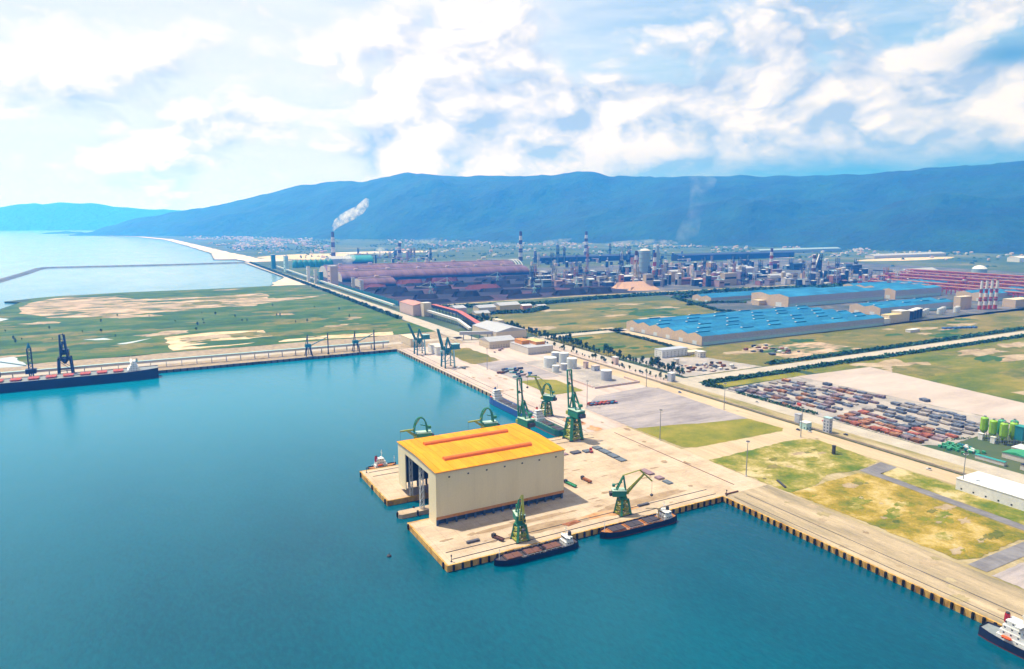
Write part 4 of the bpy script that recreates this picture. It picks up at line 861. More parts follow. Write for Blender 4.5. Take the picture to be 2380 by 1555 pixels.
# ---------------------------------------------------------------- batching plant
def silo(label, x, y, m):
    t = thing('cement_silo', label, 'silo', (x, y, 3.9), 0, 'cement silos'); r, h = 3.4, 20
    MB().lathe((0, 0, 0), [(.8, 4), (r, 8.5), (r, h), (r*.7, h+1.0), (.3, h+1.3)], 18).build('shell', m, t)
    for a in range(4): q = a*math.pi/2+.78; MB().beam((r*.85*math.cos(q), r*.85*math.sin(q), 0), (r*.85*math.cos(q), r*.85*math.sin(q), 9), .4).build('leg', 'steel_grey', t)
    MB().box(-.8, .8, -.8, .8, h+1.2, h+2.6).build('filter', 'steel_grey', t); ld = MB()
    for k in range(12): ld.box(-r-.5, -r, -.3, .3, 1+k*1.6, 1.12+k*1.6)
    ld.build('ladder', 'steel_grey', t)
for k, (x, y, m, lb) in enumerate([(722, 358, 'paint_lime', 'lime green silo, leftmost of the green cluster'), (718, 348, 'paint_lime', 'lime green silo, second from the left'), (727, 345, 'paint_green', 'darker green silo in the rear of the cluster'), (717, 338, 'paint_lime', 'lime green silo, third from the left in front'), (726, 334, 'paint_lime', 'lime green silo beside the teal mixing tower'), (735, 338, 'paint_green', 'darker green silo at the right rear')]): silo(lb, x, y, m)
t = thing('mixing_tower', 'teal mixing tower at the right of the green silos', 'tower', (722, 324, 3.9)); MB().box(0, 8, 0, 7, 6, 19).build('housing', 'crane_teal', t); MB().box(-.4, 8.4, -.4, 7.4, 19.003, 19.6).build('roof', 'paint_tealroof', t)
for a, b in ((.4, .4), (7.6, .4), (7.6, 6.6), (.4, 6.6)): MB().beam((a, b, 0), (a, b, 6), .6).build('leg', 'steel_grey', t)
building('white_shed', 'white cabin between the two left lime silos', 713, 716, 354, 358, 6, 'paint_white', 'paint_white', 'flat', 'S', sp=2); building('white_shed', 'white cabin under the middle lime silos', 711, 714, 342, 346, 6, 'paint_white', 'paint_white', 'flat', 'S', sp=2)
building('depot_building', 'pale roofed depot building right of the silos', 700, 716, 300, 322, 4.5, 'paint_cream', 'paint_white', 'flat', 'S')
building('depot_building', 'low teal-roofed shed in front of the pale depot', 652, 656, 304, 328, 3.5, 'wall_pale', 'paint_tealroof', 'y', None); building('depot_building', 'green-roofed shed at the right frame edge', 676, 692, 296, 318, 5, 'wall_pale', 'paint_green', 'x', 'S')
building('depot_building', 'long dark-blue roofed shed cut by the right frame edge', 655, 700, 284, 293, 5, 'wall_pale', 'paint_navy', 'x', 'S')
building('lake_shed', 'wide pale blue roofed shed far right behind the silos', 760, 800, 318, 350, 6, 'wall_pale', 'crane_pale', 'x', None)
for k in range(34):
    x = 652+rr.uniform(0, 24); y = 332+rr.uniform(0, 34)-(x-652)*.1
    o = put('formwork_box', bpy.data.meshes.get('formwork_box') or MB().box(-1.2, 1.2, -1.2, 1.2, 0, 1.8).box(-1.35, 1.35, -1.35, 1.35, 1.8, 2.1).mesh('formwork_box', 'paint_green'), (x, y, 3.95), rr.uniform(0, 1.5)); o.data.name = 'formwork_box'
    tag(o, 'small green formwork box in the plant yard before the silos', 'box', 'green boxes before the silos')
for k, (x, y) in enumerate([(670, 338), (673, 344), (666, 336), (678, 348)]): truck('mixer_truck', 'white and teal mixer truck in the plant yard', (x, y, 3.95), R(60+k*20), 'crane_teal', 'paint_white', 8, 'mixer trucks', load='paint_white')
# ---------------------------------------------------------------- trees and hedges
flat('bark', (.10, .07, .04), .9); mat('leaf_dark', [(.008, .05, .035), (.015, .085, .045), (.03, .11, .04)], .25, .3, .7, rough=.7, rnd=.25); mat('leaf_mid', [(.02, .08, .02), (.05, .12, .03)], .25, rnd=.25)
def crown_mesh(seed, h, r, n=150, m='leaf_dark'):
    q = random.Random(seed); mb = MB()
    cl_ = [(q.uniform(-r*.55, r*.55), q.uniform(-r*.55, r*.55), h*q.uniform(.42, .9), q.uniform(.35, .6)*r) for _ in range(7)]+[(0, 0, h*.93, r*.35)]
    for k in range(n):
        cx_, cy_, cz_, cr_ = q.choice(cl_); d = Vector((q.gauss(0, 1), q.gauss(0, 1), q.gauss(0, 1))).normalized()*cr_*q.uniform(.55, 1.05)
        c = Vector((cx_, cy_, cz_))+d; a = Vector((q.gauss(0, 1), q.gauss(0, 1), q.gauss(0, .6))).normalized(); b = a.cross(Vector((q.gauss(0, 1), q.gauss(0, 1), q.gauss(0, 1)))).normalized(); s_ = q.uniform(.35, .75)*r*.38
        mb.quad([c-a*s_-b*s_*.6, c+a*s_*.9-b*s_*.5, c+a*s_+b*s_*.7, c-a*s_*.8+b*s_*.6])
    return mb.mesh('crown', m)
def trunk_mesh(seed, h, r):
    q = random.Random(seed); mb = MB().lathe((0, 0, 0), [(.28, 0), (.2, h*.35), (.12, h*.6), (.05, h*.85)], 7)
    for k in range(5): a = q.uniform(0, 6.28); z = h*q.uniform(.35, .6); mb.beam((0, 0, z), (r*.6*math.cos(a), r*.6*math.sin(a), z+h*.2), .12)
    return mb.mesh('trunk', 'bark')
TREE = [(trunk_mesh(k, 9+k, 3.0), crown_mesh(k+3, 9+k, 3.0+.25*k)) for k in range(4)]
def tree(x, y, s_, label, group, rr_=random.Random(3)):
    t = thing('roadside_tree', label, 'tree', (x, y, 3.85), rr_.uniform(0, 6.28), group); tm, cm = rr_.choice(TREE)
    for nm, me in (('trunk', tm), ('crown', cm)): o = put(nm, me, parent=t); o.scale = (s_, s_, s_*rr_.uniform(.9, 1.3))
rr = random.Random(21)
y = 705
while y < 1330:
    tree(648+rr.uniform(-1.5, 1.5), y, rr.uniform(.6, 1.4), 'dark green tree in the row along the straight port road', 'trees along the port road'); y += rr.choice([3, 4, 5, 6.5, 9])
y = 700
while y < 1100:
    if not (812 < y < 832): tree(612+rr.uniform(-3, 3), y, rr.uniform(.3, .8), 'low dark tree on the median of the straight port road', 'median trees of the port road')
    y += rr.choice([2.5, 4, 6, 9, 15])
def hedge(label, path, w_, h, m='leaf_dark', dens=.55, s0=1.5):
    mb = MB(); q = random.Random(int(path[0][0]*7+path[0][1]))
    for (x0, y0), (x1, y1) in zip(path, path[1:]):
        L = math.hypot(x1-x0, y1-y0); n = int(L*w_*dens); ux, uy = (x1-x0)/L, (y1-y0)/L
        for k in range(n):
            s_ = q.uniform(0, L); o_ = q.uniform(-w_/2, w_/2); hh = h*(.6+.7*abs(noise.noise(Vector(((x0+ux*s_)/9, (y0+uy*s_)/9, 1.7)))))
            z = 3.7+hh*q.uniform(.15, 1)*(1-.35*abs(2*o_/w_)); c = Vector((x0+ux*s_-uy*o_, y0+uy*s_+ux*o_, z))
            a = Vector((q.gauss(0, 1), q.gauss(0, 1), q.gauss(0, .5))).normalized(); b = a.cross(Vector((q.gauss(0, 1), q.gauss(0, 1), q.gauss(0, 1)))).normalized(); r_ = q.uniform(.6, 1.2)*s0
            mb.quad([c-a*r_-b*r_*.7, c+a*r_-b*r_*.6, c+a*r_*.9+b*r_*.7, c-a*r_*.8+b*r_*.6])
    return tag(mb.build('hedge', m), label, 'hedge')
hedge('dark green hedge along the near side of the inland cross road', [(648, 662), (822, 660)], 13, 6); hedge('dark hedge corner at the top of the slab yard', [(650, 632), (640, 652), (652, 660)], 10, 5)
hedge('long dark hedge on the far side of the inland cross road', [(820, 710), (1060, 709), (1480, 712), (1900, 716)], 11, 6, dens=.35, s0=2.0); hedge('long dark hedge on the near side of the inland road, right of the gap', [(834, 664), (1165, 662), (1500, 664), (1900, 666)], 11, 6, dens=.35, s0=2.0)
hedge('low dark hedge along the front edge of the slab yard', [(647, 606), (648, 545), (649, 492)], 6, 4, dens=.8, s0=1.0); hedge('ragged low hedge at the lower front of the slab yard', [(650, 470), (650, 375)], 3, 2.2, 'leaf_mid', dens=.8, s0=.7)
hedge('dark hedge in front of the blue hall forecourt', [(803, 1060), (800, 960), (790, 885)], 8, 5, dens=.6); hedge('dark hedge line along the road left of the blue hall', [(655, 1098), (845, 1094)], 5, 3, dens=.6)
hedge('dark tree belt in front of the stock yard', [(640, 1588), (780, 1545), (914, 1532), (1100, 1560), (1293, 1572), (1500, 1540)], 26, 9, dens=.16, s0=3.5); hedge('dark diagonal tree belt beside the pale hall', [(1300, 1440), (1215, 1200), (1240, 1180)], 14, 6, dens=.25, s0=2.6)
hedge('dark tree clump behind the red conveyor', [(640, 1330), (660, 1400), (720, 1420), (800, 1400), (880, 1445)], 22, 9, dens=.2, s0=3); hedge('dark belt of trees along the marsh side of the long straight road', [(503, 1440), (508, 1900), (512, 2394), (522, 3100), (530, 3800)], 10, 7, dens=.16, s0=3.5)
hedge('dark green bank in front of the green silos', [(676, 372), (700, 366), (712, 362)], 4, 2, 'leaf_mid', dens=.9, s0=.6)
# scattered bushes on the marsh
rr = random.Random(33)
for k in range(34): tree(rr.uniform(-280, 480), rr.uniform(1440, 1820), rr.uniform(.35, .7), 'small dark bush scattered on the green marsh', 'marsh bushes')
# ================================================================== FAR BERTH, CONVEYORS, STOCK YARD, STEELWORKS
def ground(px, py, z=GZ):                       # a measured point of the flat ground, from its bearing and depression
    d = fw*1615+rt*(px-1190)+up*(777.5-py); t_ = (z-CAMZ)/d.z; return d.x*t_, d.y*t_, d.length*t_
def height(px, py0, py1): x, y, D_ = ground(px, py0); return (CAMZ-GZ)*(1-(py1-515.0)/(py0-515.0)) if py0 > 515 else 0
# ship unloaders on the inner quay (teal)
def unloader(label, x, y, s=1.0, boom=R(72), rz=0, m='crane_teal', m2='crane_pale', gauge=16, group='teal ship unloaders', bl=34, ph=28):
    t = thing('ship_unloader', label, 'crane', (x, y, 4), rz, group)
    def B(mb, n, mm, par=t): mb.v = [(a*s, b*s, c*s) for a, b, c in mb.v]; return mb.build(n, mm, par)
    for ax in (-1, 1):
        for b in (-1, 1):
            l_ = B(MB().beam((ax*gauge/2, b*8, 1), (ax*gauge/2*.9, b*6.5, ph), 2.0), 'leg', m if ax < 0 else m2); B(MB().box(ax*gauge/2-.7, ax*gauge/2+.7, b*8-2.4, b*8+2.4, 0, 1.1), 'bogie', 'steel_dark', l_)
    br = MB()
    for b in (-1, 1): br.beam((-gauge/2, b*7.8, 8), (gauge/2, b*7.8, 8), .8).beam((-gauge/2, b*7.6, 9), (gauge/2, b*6.8, 24), .6)
    for ax in (-1, 1): br.beam((ax*gauge/2, -7.8, 10), (ax*gauge/2, 7.8, 10), .8).beam((ax*gauge/2, -7.8, 10), (ax*gauge/2*.95, 6.8, 24), .5)
    B(br, 'brace', m); B(MB().box(-gauge/2-1, gauge/2+12, -4.6, -3.4, ph, ph+1.8).box(-gauge/2-1, gauge/2+12, 3.4, 4.6, ph, ph+1.8).box(-3, 3, -6.5, 6.5, ph-.6, ph-.003), 'girder', m)
    mh = B(MB().box(gauge/2-1, gauge/2+11, -4.4, 4.4, ph+1.803, ph+8), 'machinery_house', m); B(MB().box(gauge/2-1.4, gauge/2+11.4, -4.8, 4.8, ph+8, ph+8.6), 'roof', m2, mh)
    B(MB().lathe((0, 0, ph-9), [(1, 0), (5.5, 6), (5.5, 8.3)], 4), 'hopper', m); B(MB().box(-gauge/2-5, -gauge/2-1.2, -2, 1.4, ph-3.2, ph-.1), 'operator_cab', m2)
    B(MB().beam((-4, -3.6, ph+1.8), (0, -.8, ph+20), 1.6).beam((-4, 3.6, ph+1.8), (0, .8, ph+20), 1.6).beam((6, -3.6, ph+1.8), (0, -.8, ph+20), 1.3).beam((6, 3.6, ph+1.8), (0, .8, ph+20), 1.3).beam((0, -1, ph+20), (0, 1, ph+20), .8), 'mast', m)
    J = Vector((-gauge/2, 0, ph+1)); E_ = J+Vector((-math.cos(boom), 0, math.sin(boom)))*bl
    bb = MB()
    for k in (-3.8, 3.8): bb.beam(J+Vector((0, k, 0)), E_+Vector((0, k*.6, 0)), 1.7, 2.2)
    for q in range(6): p = J.lerp(E_, q/5); bb.beam(p+Vector((0, -3.8+q*.3, 0)), p+Vector((0, 3.8-q*.3, 0)), .6)
    B(bb, 'boom', m); B(MB().beam((0, 0, ph+20), J.lerp(E_, .8), .4).beam((0, 0, ph+20), (gauge/2+10, 0, ph+8.6), .4), 'stay', m)
    return t
unloader('teal ship unloader with raised boom on the inner quay, nearer one', 393, 920, .92, R(76)); unloader('dark teal unloader at the far corner of the inner quay', 393, 1034, .85, R(66))
# far berth
unloader('tall dark twin-tower ship unloader over the bulk carrier', -92, 1105, 1.05, R(84), R(90), 'crane_navy', 'crane_navy', 15, 'dark unloaders on the far berth', 30, 27)
def luffer(label, x, y, s=1.0):
    t = thing('boom_loader', label, 'crane', (x, y, 4), 0, 'boom loaders on the far berth')
    for a in (-1, 1):
        for b in (-1, 1): MB().beam((a*5*s, b*5*s, 0), (a*2.5*s, b*2.5*s, 14*s), 1.1*s).build('leg', 'crane_navy', t)
    MB().box(-5*s, 4*s, -3*s, 3*s, 14*s, 19*s).build('machinery_house', 'crane_teal', t); MB().beam((-1*s, 0, 19*s), (-1*s, 0, 34*s), 1.3*s).beam((-4*s, 0, 19*s), (-1*s, 0, 33*s), .8*s).build('mast', 'crane_navy', t)
    bb = MB().beam((3*s, -1.2*s, 16*s), (31*s, -.8*s, 28*s), .8*s).beam((3*s, 1.2*s, 16*s), (31*s, .8*s, 28*s), .8*s)
    for k in range(8): f_ = k/7; bb.beam(((3+28*f_)*s, -1.2*s, (16+12*f_)*s), ((3+28*f_)*s, 1.2*s, (16+12*f_)*s), .5*s)
    bb.build('boom', 'crane_teal', t); MB().beam((-1*s, 0, 33*s), (28*s, 0, 27*s), .35*s).build('stay', 'crane_navy', t)
    MB().beam((31*s, 0, 34*s), (31*s, 0, 2*s), 1.5*s).box(29.6*s, 32.4*s, -1.4*s, 1.4*s, 0, 2.5*s).build('vertical_leg', 'crane_navy', t)
luffer('dark teal boom loader on the far berth, left of the two', 233, 1104); luffer('dark teal boom loader on the far berth, right of the two', 309, 1104)
t = thing('slim_loader', 'slim dark tower crane over the middle of the bulk carrier', 'crane', (-131, 1104, 4)); lm = MB(); lattice(lm, 0, 0, 0, 44, 2.2, .9, 5.5); lm.build('tower', 'crane_navy', t); MB().box(-6, 6, -5, 5, 10, 16).build('machinery_house', 'crane_navy', t); MB().lathe((0, 0, 44), [(2.5, 0), (2, 3), (.3, 8)], 8).build('peak', 'crane_teal', t)
t = thing('slim_loader', 'dark boom loader cut off by the left frame edge', 'crane', (-170, 1106, 4)); lm = MB(); lattice(lm, 0, 0, 0, 30, 2.5, .9, 5); lm.build('tower', 'crane_navy', t); MB().beam((0, 0, 30), (34, 3, 20), 1.4).build('boom', 'crane_pale', t); MB().box(-5, 5, -4, 4, 8, 14).build('machinery_house', 'crane_navy', t)
def gallery(name, label, pts, w_, h, zc, wm, rm, cat='conveyor', sp=24, leg='steel_grey', roofed=True):
    t = thing(name, label, cat, (pts[0][0], pts[0][1], GZ-.2)); ox, oy = pts[0]
    P = [Vector((p[0]-ox, p[1]-oy, z_)) for p, z_ in zip(pts, zc)]
    for p, q in zip(P, P[1:]):
        MB().beam(p, q, w_, h).build('gallery', wm, t); u = Vector((0, 0, h/2+.25)); MB().beam(p+u, q+u, w_+.8, .5).build('roof', rm, t)
        L = (q-p).length; n = max(1, int(L/sp))
        for k in range(n):
            c = p.lerp(q, (k+.5)/n); d = (q-p).normalized(); s_ = Vector((-d.y, d.x, 0)).normalized()*w_*.4
            if c.z-h/2 > 1: MB().beam(Vector((c.x, c.y, 0))-s_*1.3, Vector((c.x, c.y, c.z-h/2))-s_, .7).beam(Vector((c.x, c.y, 0))+s_*1.3, Vector((c.x, c.y, c.z-h/2))+s_, .7).beam(Vector((c.x, c.y, c.z*.5))-s_*1.2, Vector((c.x, c.y, c.z*.5))+s_*1.2, .5).build('trestle', leg, t)
    return t
gallery('belt_conveyor', 'long pale conveyor along the far berth behind the unloaders', [(-330, 1124), (-20, 1124), (370, 1118)], 4, 3, (9, 9, 9), 'wall_pale', 'crane_pale', sp=20)
gallery('belt_conveyor', 'red-roofed conveyor gallery climbing past the harbour buildings', [(606, 1500), (608, 1356), (577, 1180)], 11, 6, (17, 17, 11), 'paint_navy', 'roof_red', sp=18, leg='paint_navy')
gallery('belt_conveyor', 'pale grey conveyor bridge between transfer house and cream hall', [(505, 1128), (560, 1108)], 7, 5, (12, 12), 'roof_grey', 'roof_grey', sp=12, leg='paint_navy')
gallery('belt_conveyor', 'pale conveyor gallery left of the red-roofed one', [(570, 1460), (575, 1290), (560, 1200)], 5, 4, (13, 11, 6), 'wall_pale', 'paint_white', sp=20)
gallery('belt_conveyor', 'mauve conveyor ramp up to the brick transfer house', [(590, 1620), (566, 1500)], 7, 5, (16, 20), 'wall_pink', 'roof_red', sp=20)
gallery('belt_conveyor', 'long pale conveyor along the straight marsh road', [(552, 1620), (556, 2100), (560, 2700), (566, 3300)], 5, 4, (8, 9, 10, 12), 'crane_pale', 'wall_pale', sp=45)
t = building('transfer_house', 'pinkish brick transfer house with salmon roof at the head of the coal road', 545, 585, 1470, 1560, 24, 'wall_pink', 'wall_brick', 'y', 'SW', rh=4, sp=12)
building('transfer_house', 'pale front tower of the brick transfer house', 562, 580, 1448, 1468, 30, 'paint_cream', 'wall_pale', 'flat', 'SW', sp=7)
for k, (x0, x1, y0, y1, h, wm, rm, lb) in enumerate([(640, 668, 1450, 1490, 14, 'wall_pink', 'roof_grey', 'pink office behind the red conveyor'), (655, 690, 1372, 1400, 10, 'wall_ochre', 'roof_grey', 'ochre low office in front of the tree clump'), (690, 735, 1430, 1462, 14, 'paint_cream', 'roof_grey', 'cream office with grey roof, middle of the three'), (745, 800, 1432, 1468, 16, 'wall_ochre', 'roof_grey', 'ochre-ended office with long grey roof, right of the three'), (820, 846, 1456, 1474, 9, 'wall_brick', 'paint_white', 'small brick lodge right of the offices'), (860, 885, 1452, 1468, 7, 'wall_pale', 'roof_grey', 'small pale lodge at the end of the tree clump')]):
    building('office_block', lb, x0, x1, y0, y1, h, wm, rm, 'x', 'SW', floors=2, sp=10)
# wind fence
t = thing('wind_fence', 'long teal wind fence along the edge of the dark coal yard', 'fence', (578, 1664, 3.7))
fm = MB().box(-.3, .3, 0, 13.6, 0, 13).mesh('panel', 'crane_teal'); pm = MB().box(-.8, .8, -.4, .0, 0, 14).mesh('post', 'crane_navy')
for k in range(41): put('panel', fm, (0, k*14.0, 0), 0, t); put('post', pm, (0, k*14.0, 0), 0, t)
# transfer towers and stock sheds
for k, (x, y, w_, d_, h, m) in enumerate([(548, 3270, 16, 30, 62, 'crane_teal'), (560, 3030, 14, 34, 66, 'crane_pale'), (540, 2520, 10, 12, 52, 'paint_white'), (545, 2430, 8, 10, 46, 'paint_white'), (556, 2400, 12, 20, 40, 'crane_teal'), (575, 2330, 26, 40, 62, 'wall_pink'), (600, 2160, 9, 9, 34, 'wall_pale'), (612, 2110, 10, 10, 30, 'wall_pale')]):
    t = thing('transfer_tower', ['teal slab tower, farthest along the marsh road', 'pale blue slab tower second along the marsh road', 'thin white tower before the teal domes', 'thin white tower right of the other thin one', 'teal block tower beside the thin white ones', 'broad pinkish tower at the head of the brown sheds', 'pale small tower before the near brown shed, left one', 'pale small tower before the near brown shed, right one'][k], 'tower', (x, y, 3.7), 0, 'transfer towers along the marsh road')
    MB().box(0, w_, 0, d_, 0, h).build('wall', m, t); MB().box(-.6, w_+.6, -.6, d_+.6, h+.003, h+1.5).build('roof', 'roof_grey', t)
    for q in range(3): MB().box(-.15, -.003, d_*.2, d_*.8, h*(.2+.25*q), h*(.2+.25*q)+3).build('window', 'glass_dark', t)
mat('shed_roof', [(.10, .055, .08), (.17, .09, .12), (.24, .14, .16)], .02, .3, .7, stretch=(2, .1, .1), rough=.6)
def barrel(label, x0, x1, y0, y1, h, m='shed_roof', end='wall_pale', name='stock_shed', nrib=0, group=None):
    t = thing(name, label, 'shed', (x0, y0, 3.6), 0, group); n = 14; w_ = y1-y0; L = x1-x0
    prof = [(w_/2-w_/2*math.cos(math.pi*k/n), h*.28+h*.72*math.sin(math.pi*k/n)) for k in range(n+1)]
    ns_ = max(1, int(L/60))
    for s_ in range(ns_):
        a, b = L*s_/ns_, L*(s_+1)/ns_-.8; mb = MB()
        for (ya, za), (yb, zb) in zip(prof, prof[1:]): mb.quad([(a, ya, za), (b, ya, za), (b, yb, zb), (a, yb, zb)])
        mb.quad([(a, p[0], p[1]) for p in prof]); mb.quad([(b, p[0], p[1]) for p in prof]); mb.build('roof_sheet', m, t)
    MB().box(1, L-1, .5, w_-.5, 0, h*.28).build('wall', 'paint_navy', t)
    MB().quad([(-.2, p[0], p[1]) for p in prof]+[(-.2, w_, 0), (-.2, 0, 0)]).build('end_wall', end, t)
    rg = MB().box(4, L-4, w_/2-2.5, w_/2+2.5, h+.1, h+3.5).build('ridge_conveyor', 'wall_pink', t)
    for k in range(int(L/120)): MB().box(60+k*120, 74+k*120, w_/2-6, w_/2+6, h-1, h+8).build('ridge_house', 'wall_pink', t)
    return t
barrel('brown barrel-roofed stock shed, farther of the two', 640, 1455, 2640, 2770, 42); barrel('brown barrel-roofed stock shed, nearer of the two', 640, 1400, 2430, 2545, 34)
barrel('shorter brown barrel shed beside the conveyor towers', 640, 760, 2200, 2290, 26)
t = thing('arch_frame', 'white arched steel end frame of the farther brown shed', 'frame', (1462, 2640, 3.6))
for k in range(3):
    am = MB(); pr = [(65-65*math.cos(math.pi*q/12), 46*math.sin(math.pi*q/12)) for q in range(13)]
    for p, q in zip(pr, pr[1:]): am.beam((k*14, p[0], p[1]), (k*14, q[0], q[1]), 3)
    am.build('arch', 'paint_white', t)
for k in range(8):
    t = thing('storage_dome', 'teal ribbed storage dome in the row behind the brown sheds', 'dome', (655+k*24, 3300+k*3, 3.6), 0, 'row of teal domes'); MB().lathe((0, 0, 0), [(14, 0), (14, 14), (11, 26), (6, 33), (.5, 36)], 14).build('shell', 'paint_tealroof', t, smooth=False); MB().cyl((0, 0, 36), 2, 2, 3, 8).build('cap', 'crane_pale', t)
barrel('teal barrel-roofed shed right of the dome row', 950, 1070, 3440, 3560, 42, 'paint_tealroof', 'paint_tealroof'); building('long_shed', 'grey-violet long shed between domes and teal barrel shed', 840, 950, 3400, 3480, 30, 'tank_grey', 'roof_grey', 'x')
# ore and coal heaps
flat('coal', (.006, .008, .018), .9); flat('ore_red', (.15, .04, .05), .9); flat('ore_tan', (.55, .34, .22), .9); flat('ore_grey', (.32, .30, .32), .9)
def heap(label, x, y, L, W, h, m, group): 
    mb = MB(); n = 16; q = random.Random(int(x+y)); base = []; mid = []
    for k in range(n): a = 2*math.pi*k/n; r_ = q.uniform(.88, 1.1); base.append((L/2*r_*math.cos(a), W/2*r_*math.sin(a))); mid.append((L*.40*r_*math.cos(a)+q.uniform(-4, 4), W*.05*r_*math.sin(a)+q.uniform(-3, 3)))
    mb.prism(base, 0, h, top=mid); tag(mb.build('stock_heap', m, loc=(x, y, 3.7)), label, 'heap', group)
q = random.Random(4)
for r_ in range(7):
    for c in range(5):
        x = 690+c*135+q.uniform(-20, 20); y = 1700+r_*95
        if y < 2330 and x < 1380: m = q.choice(['coal', 'coal', 'coal', 'ore_red']); heap({'coal': 'long black coal heap in the dark stock yard', 'ore_red': 'long red-brown ore heap in the dark stock yard'}[m], x, y, q.uniform(70, 130), q.uniform(30, 52), q.uniform(7, 16), m, {'coal': 'coal heaps', 'ore_red': 'red ore heaps'}[m])
heap('tan ore heap at the right end of the stock yard', 1420, 1790, 170, 90, 18, 'ore_tan', None); heap('pale grey heap beside the tan ore heap', 1480, 1900, 180, 90, 16, 'ore_grey', None); heap('orange-tan heap at the front of the right stock yard', 1390, 1705, 120, 50, 10, 'ore_tan', None)
def reclaimer(label, x, y, s):
    t = thing('stacker', label, 'stacker', (x, y, 3.7), 0, 'yard stackers'); MB().beam((-6*s, -5*s, 0), (0, 0, 16*s), 1.6*s).beam((6*s, -5*s, 0), (0, 0, 16*s), 1.6*s).beam((-6*s, 5*s, 0), (0, 0, 16*s), 1.6*s).beam((6*s, 5*s, 0), (0, 0, 16*s), 1.6*s).build('gantry', 'crane_pale', t)
    MB().box(-4*s, 4*s, -3*s, 3*s, 16*s, 21*s).build('machinery_house', 'crane_pale', t); MB().beam((0, 0, 18*s), (-38*s, 4*s, 22*s), 2*s).build('boom', 'wall_pale', t); MB().beam((0, 0, 21*s), (0, 0, 34*s), 1.3*s).beam((0, 0, 34*s), (-30*s, 3*s, 22*s), .7*s).beam((0, 0, 34*s), (16*s, 0, 19*s), .7*s).build('mast', 'crane_pale', t); MB().beam((0, 0, 18*s), (17*s, -1*s, 17*s), 2*s).build('counter_boom', 'crane_teal', t)
for k, (x, y) in enumerate([(1010, 1725), (860, 2010), (1110, 2150), (760, 1900), (1240, 1850), (1330, 2080)]): reclaimer(['pale stacker near the front edge of the coal yard', 'pale stacker in the left middle of the coal yard', 'pale stacker before the near brown shed', 'pale stacker close to the wind fence', 'pale stacker right of the coal yard centre', 'pale stacker at the far right of the coal yard'][k], x, y, 1.1)
# ---------------------------------------------------------------- chimneys
flat('band_white', (.66, .64, .64), .7); flat('band_red', (.44, .05, .07), .7); flat('band_dark', (.09, .05, .09), .7); flat('tower_grey', (.28, .40, .46), .7)
def chimney(label, px, py0, py1, r, nb=6, c2='band_red', top=None, group='banded chimneys'):
    x, y, D_ = ground(px, py0); h = height(px, py0, py1); r *= 1.35; t = thing('chimney', label, 'chimney', (x, y, 3.6), 0, group)
    for k in range(nb):
        z0, z1 = h*k/nb, h*(k+1)/nb-.003; rr0 = r*(1.25-.45*k/nb); rr1 = r*(1.25-.45*(k+1)/nb); m = c2 if (nb-1-k) % 2 == 0 else 'band_white'
        if top and k == nb-1: m = top
        MB().cyl((0, 0, z0), rr0, rr1, z1-z0, 14).build('band', m, t)
    MB().cyl((0, 0, h), r*.88, r*.88, 1.2, 14).build('rim', 'band_dark', t)
    for k in (.35, .7): MB().lathe((0, 0, h*k), [(r*1.1, 0), (r*1.6, .2), (r*1.6, 1.2), (r*1.1, 1.3)], 14).build('platform', 'steel_grey', t)
    return x, y, h
C1 = chimney('red and white chimney giving off the thick white smoke plume', 775, 598, 539, 8, 5, 'band_dark')
chimney('short red and white chimney right of the smoking one', 929, 604, 565, 8, 5, 'band_dark'); chimney('tall banded chimney above the centre of the works', 1210, 606, 538, 7, 7, 'band_dark'); chimney('slender banded chimney in the far coking plant', 1362, 592, 538, 8, 7, 'band_dark')
chimney('red banded chimney left of the grey cooling tower', 1477, 652, 583, 4.6, 7, 'band_red', 'band_dark'); C6 = chimney('red banded chimney right of the grey cooling tower', 1520, 658, 587, 4.8, 7, 'band_red', 'band_dark')
chimney('dark-topped red banded chimney right of centre', 1791, 632, 577, 5, 7, 'band_red', 'band_dark'); chimney('red and white chimney beside the dark lattice tower', 1889, 651, 593, 5, 8, 'band_dark')
chimney('short red and white stack behind the blue roofs, middle one', 2065, 674, 640, 4, 5); chimney('short red and white stack behind the blue roofs, left one', 1998, 669, 641, 4, 5); chimney('short red and white stack among the red frames', 2239, 675, 642, 4, 5)
for k, px in enumerate((2276, 2288, 2300, 2312)): chimney(['left outer', 'left inner', 'right inner', 'right outer'][k]+' stack of the four red and white stacks', px, 719-k*.6, 651-k*.4, 2.6, 7, 'band_red', 'band_white', 'cluster of four stacks')
x, y, D_ = ground(1497, 640); t = thing('gas_holder', 'broad pale grey cylindrical tower between two red chimneys', 'tower', (x, y, 3.6)); MB().cyl((0, 0, 0), 22, 22, 98, 24).build('shell', 'tower_grey', t); MB().lathe((0, 0, 98), [(22, 0), (14, 5), (2, 8)], 24).build('roof', 'wall_pale', t)
for k in range(5): MB().lathe((0, 0, 15+k*18), [(22.05, 0), (22.8, .3), (22.8, 1.5), (22.05, 1.8)], 24).build('walkway', 'steel_grey', t)
x, y, D_ = ground(1526, 645); t = thing('stack_tower', 'plain grey tower behind the right red chimney', 'tower', (x, y, 3.6)); MB().lathe((0, 0, 0), [(9, 0), (7, 60), (6, 118), (6, 120)], 14).build('shaft', 'tower_grey', t); MB().cyl((0, 0, 120), 6.5, 6.5, 2, 14).build('rim', 'wall_pale', t)
x, y, D_ = ground(1901, 648); t = thing('lattice_tower', 'dark lattice blast-furnace tower beside the red and white chimney', 'tower', (x, y, 3.6)); lm = MB(); lattice(lm, 0, 0, 0, 95, 6, 2.2, 12); lm.build('frame', 'crane_navy', t); MB().lathe((0, 0, 0), [(16, 0), (16, 22), (8, 40), (7, 70)], 12).build('furnace', 'crane_navy', t)
MB().beam((-30, 0, 26), (0, 0, 92), 4).build('skip_bridge', 'paint_white', t)
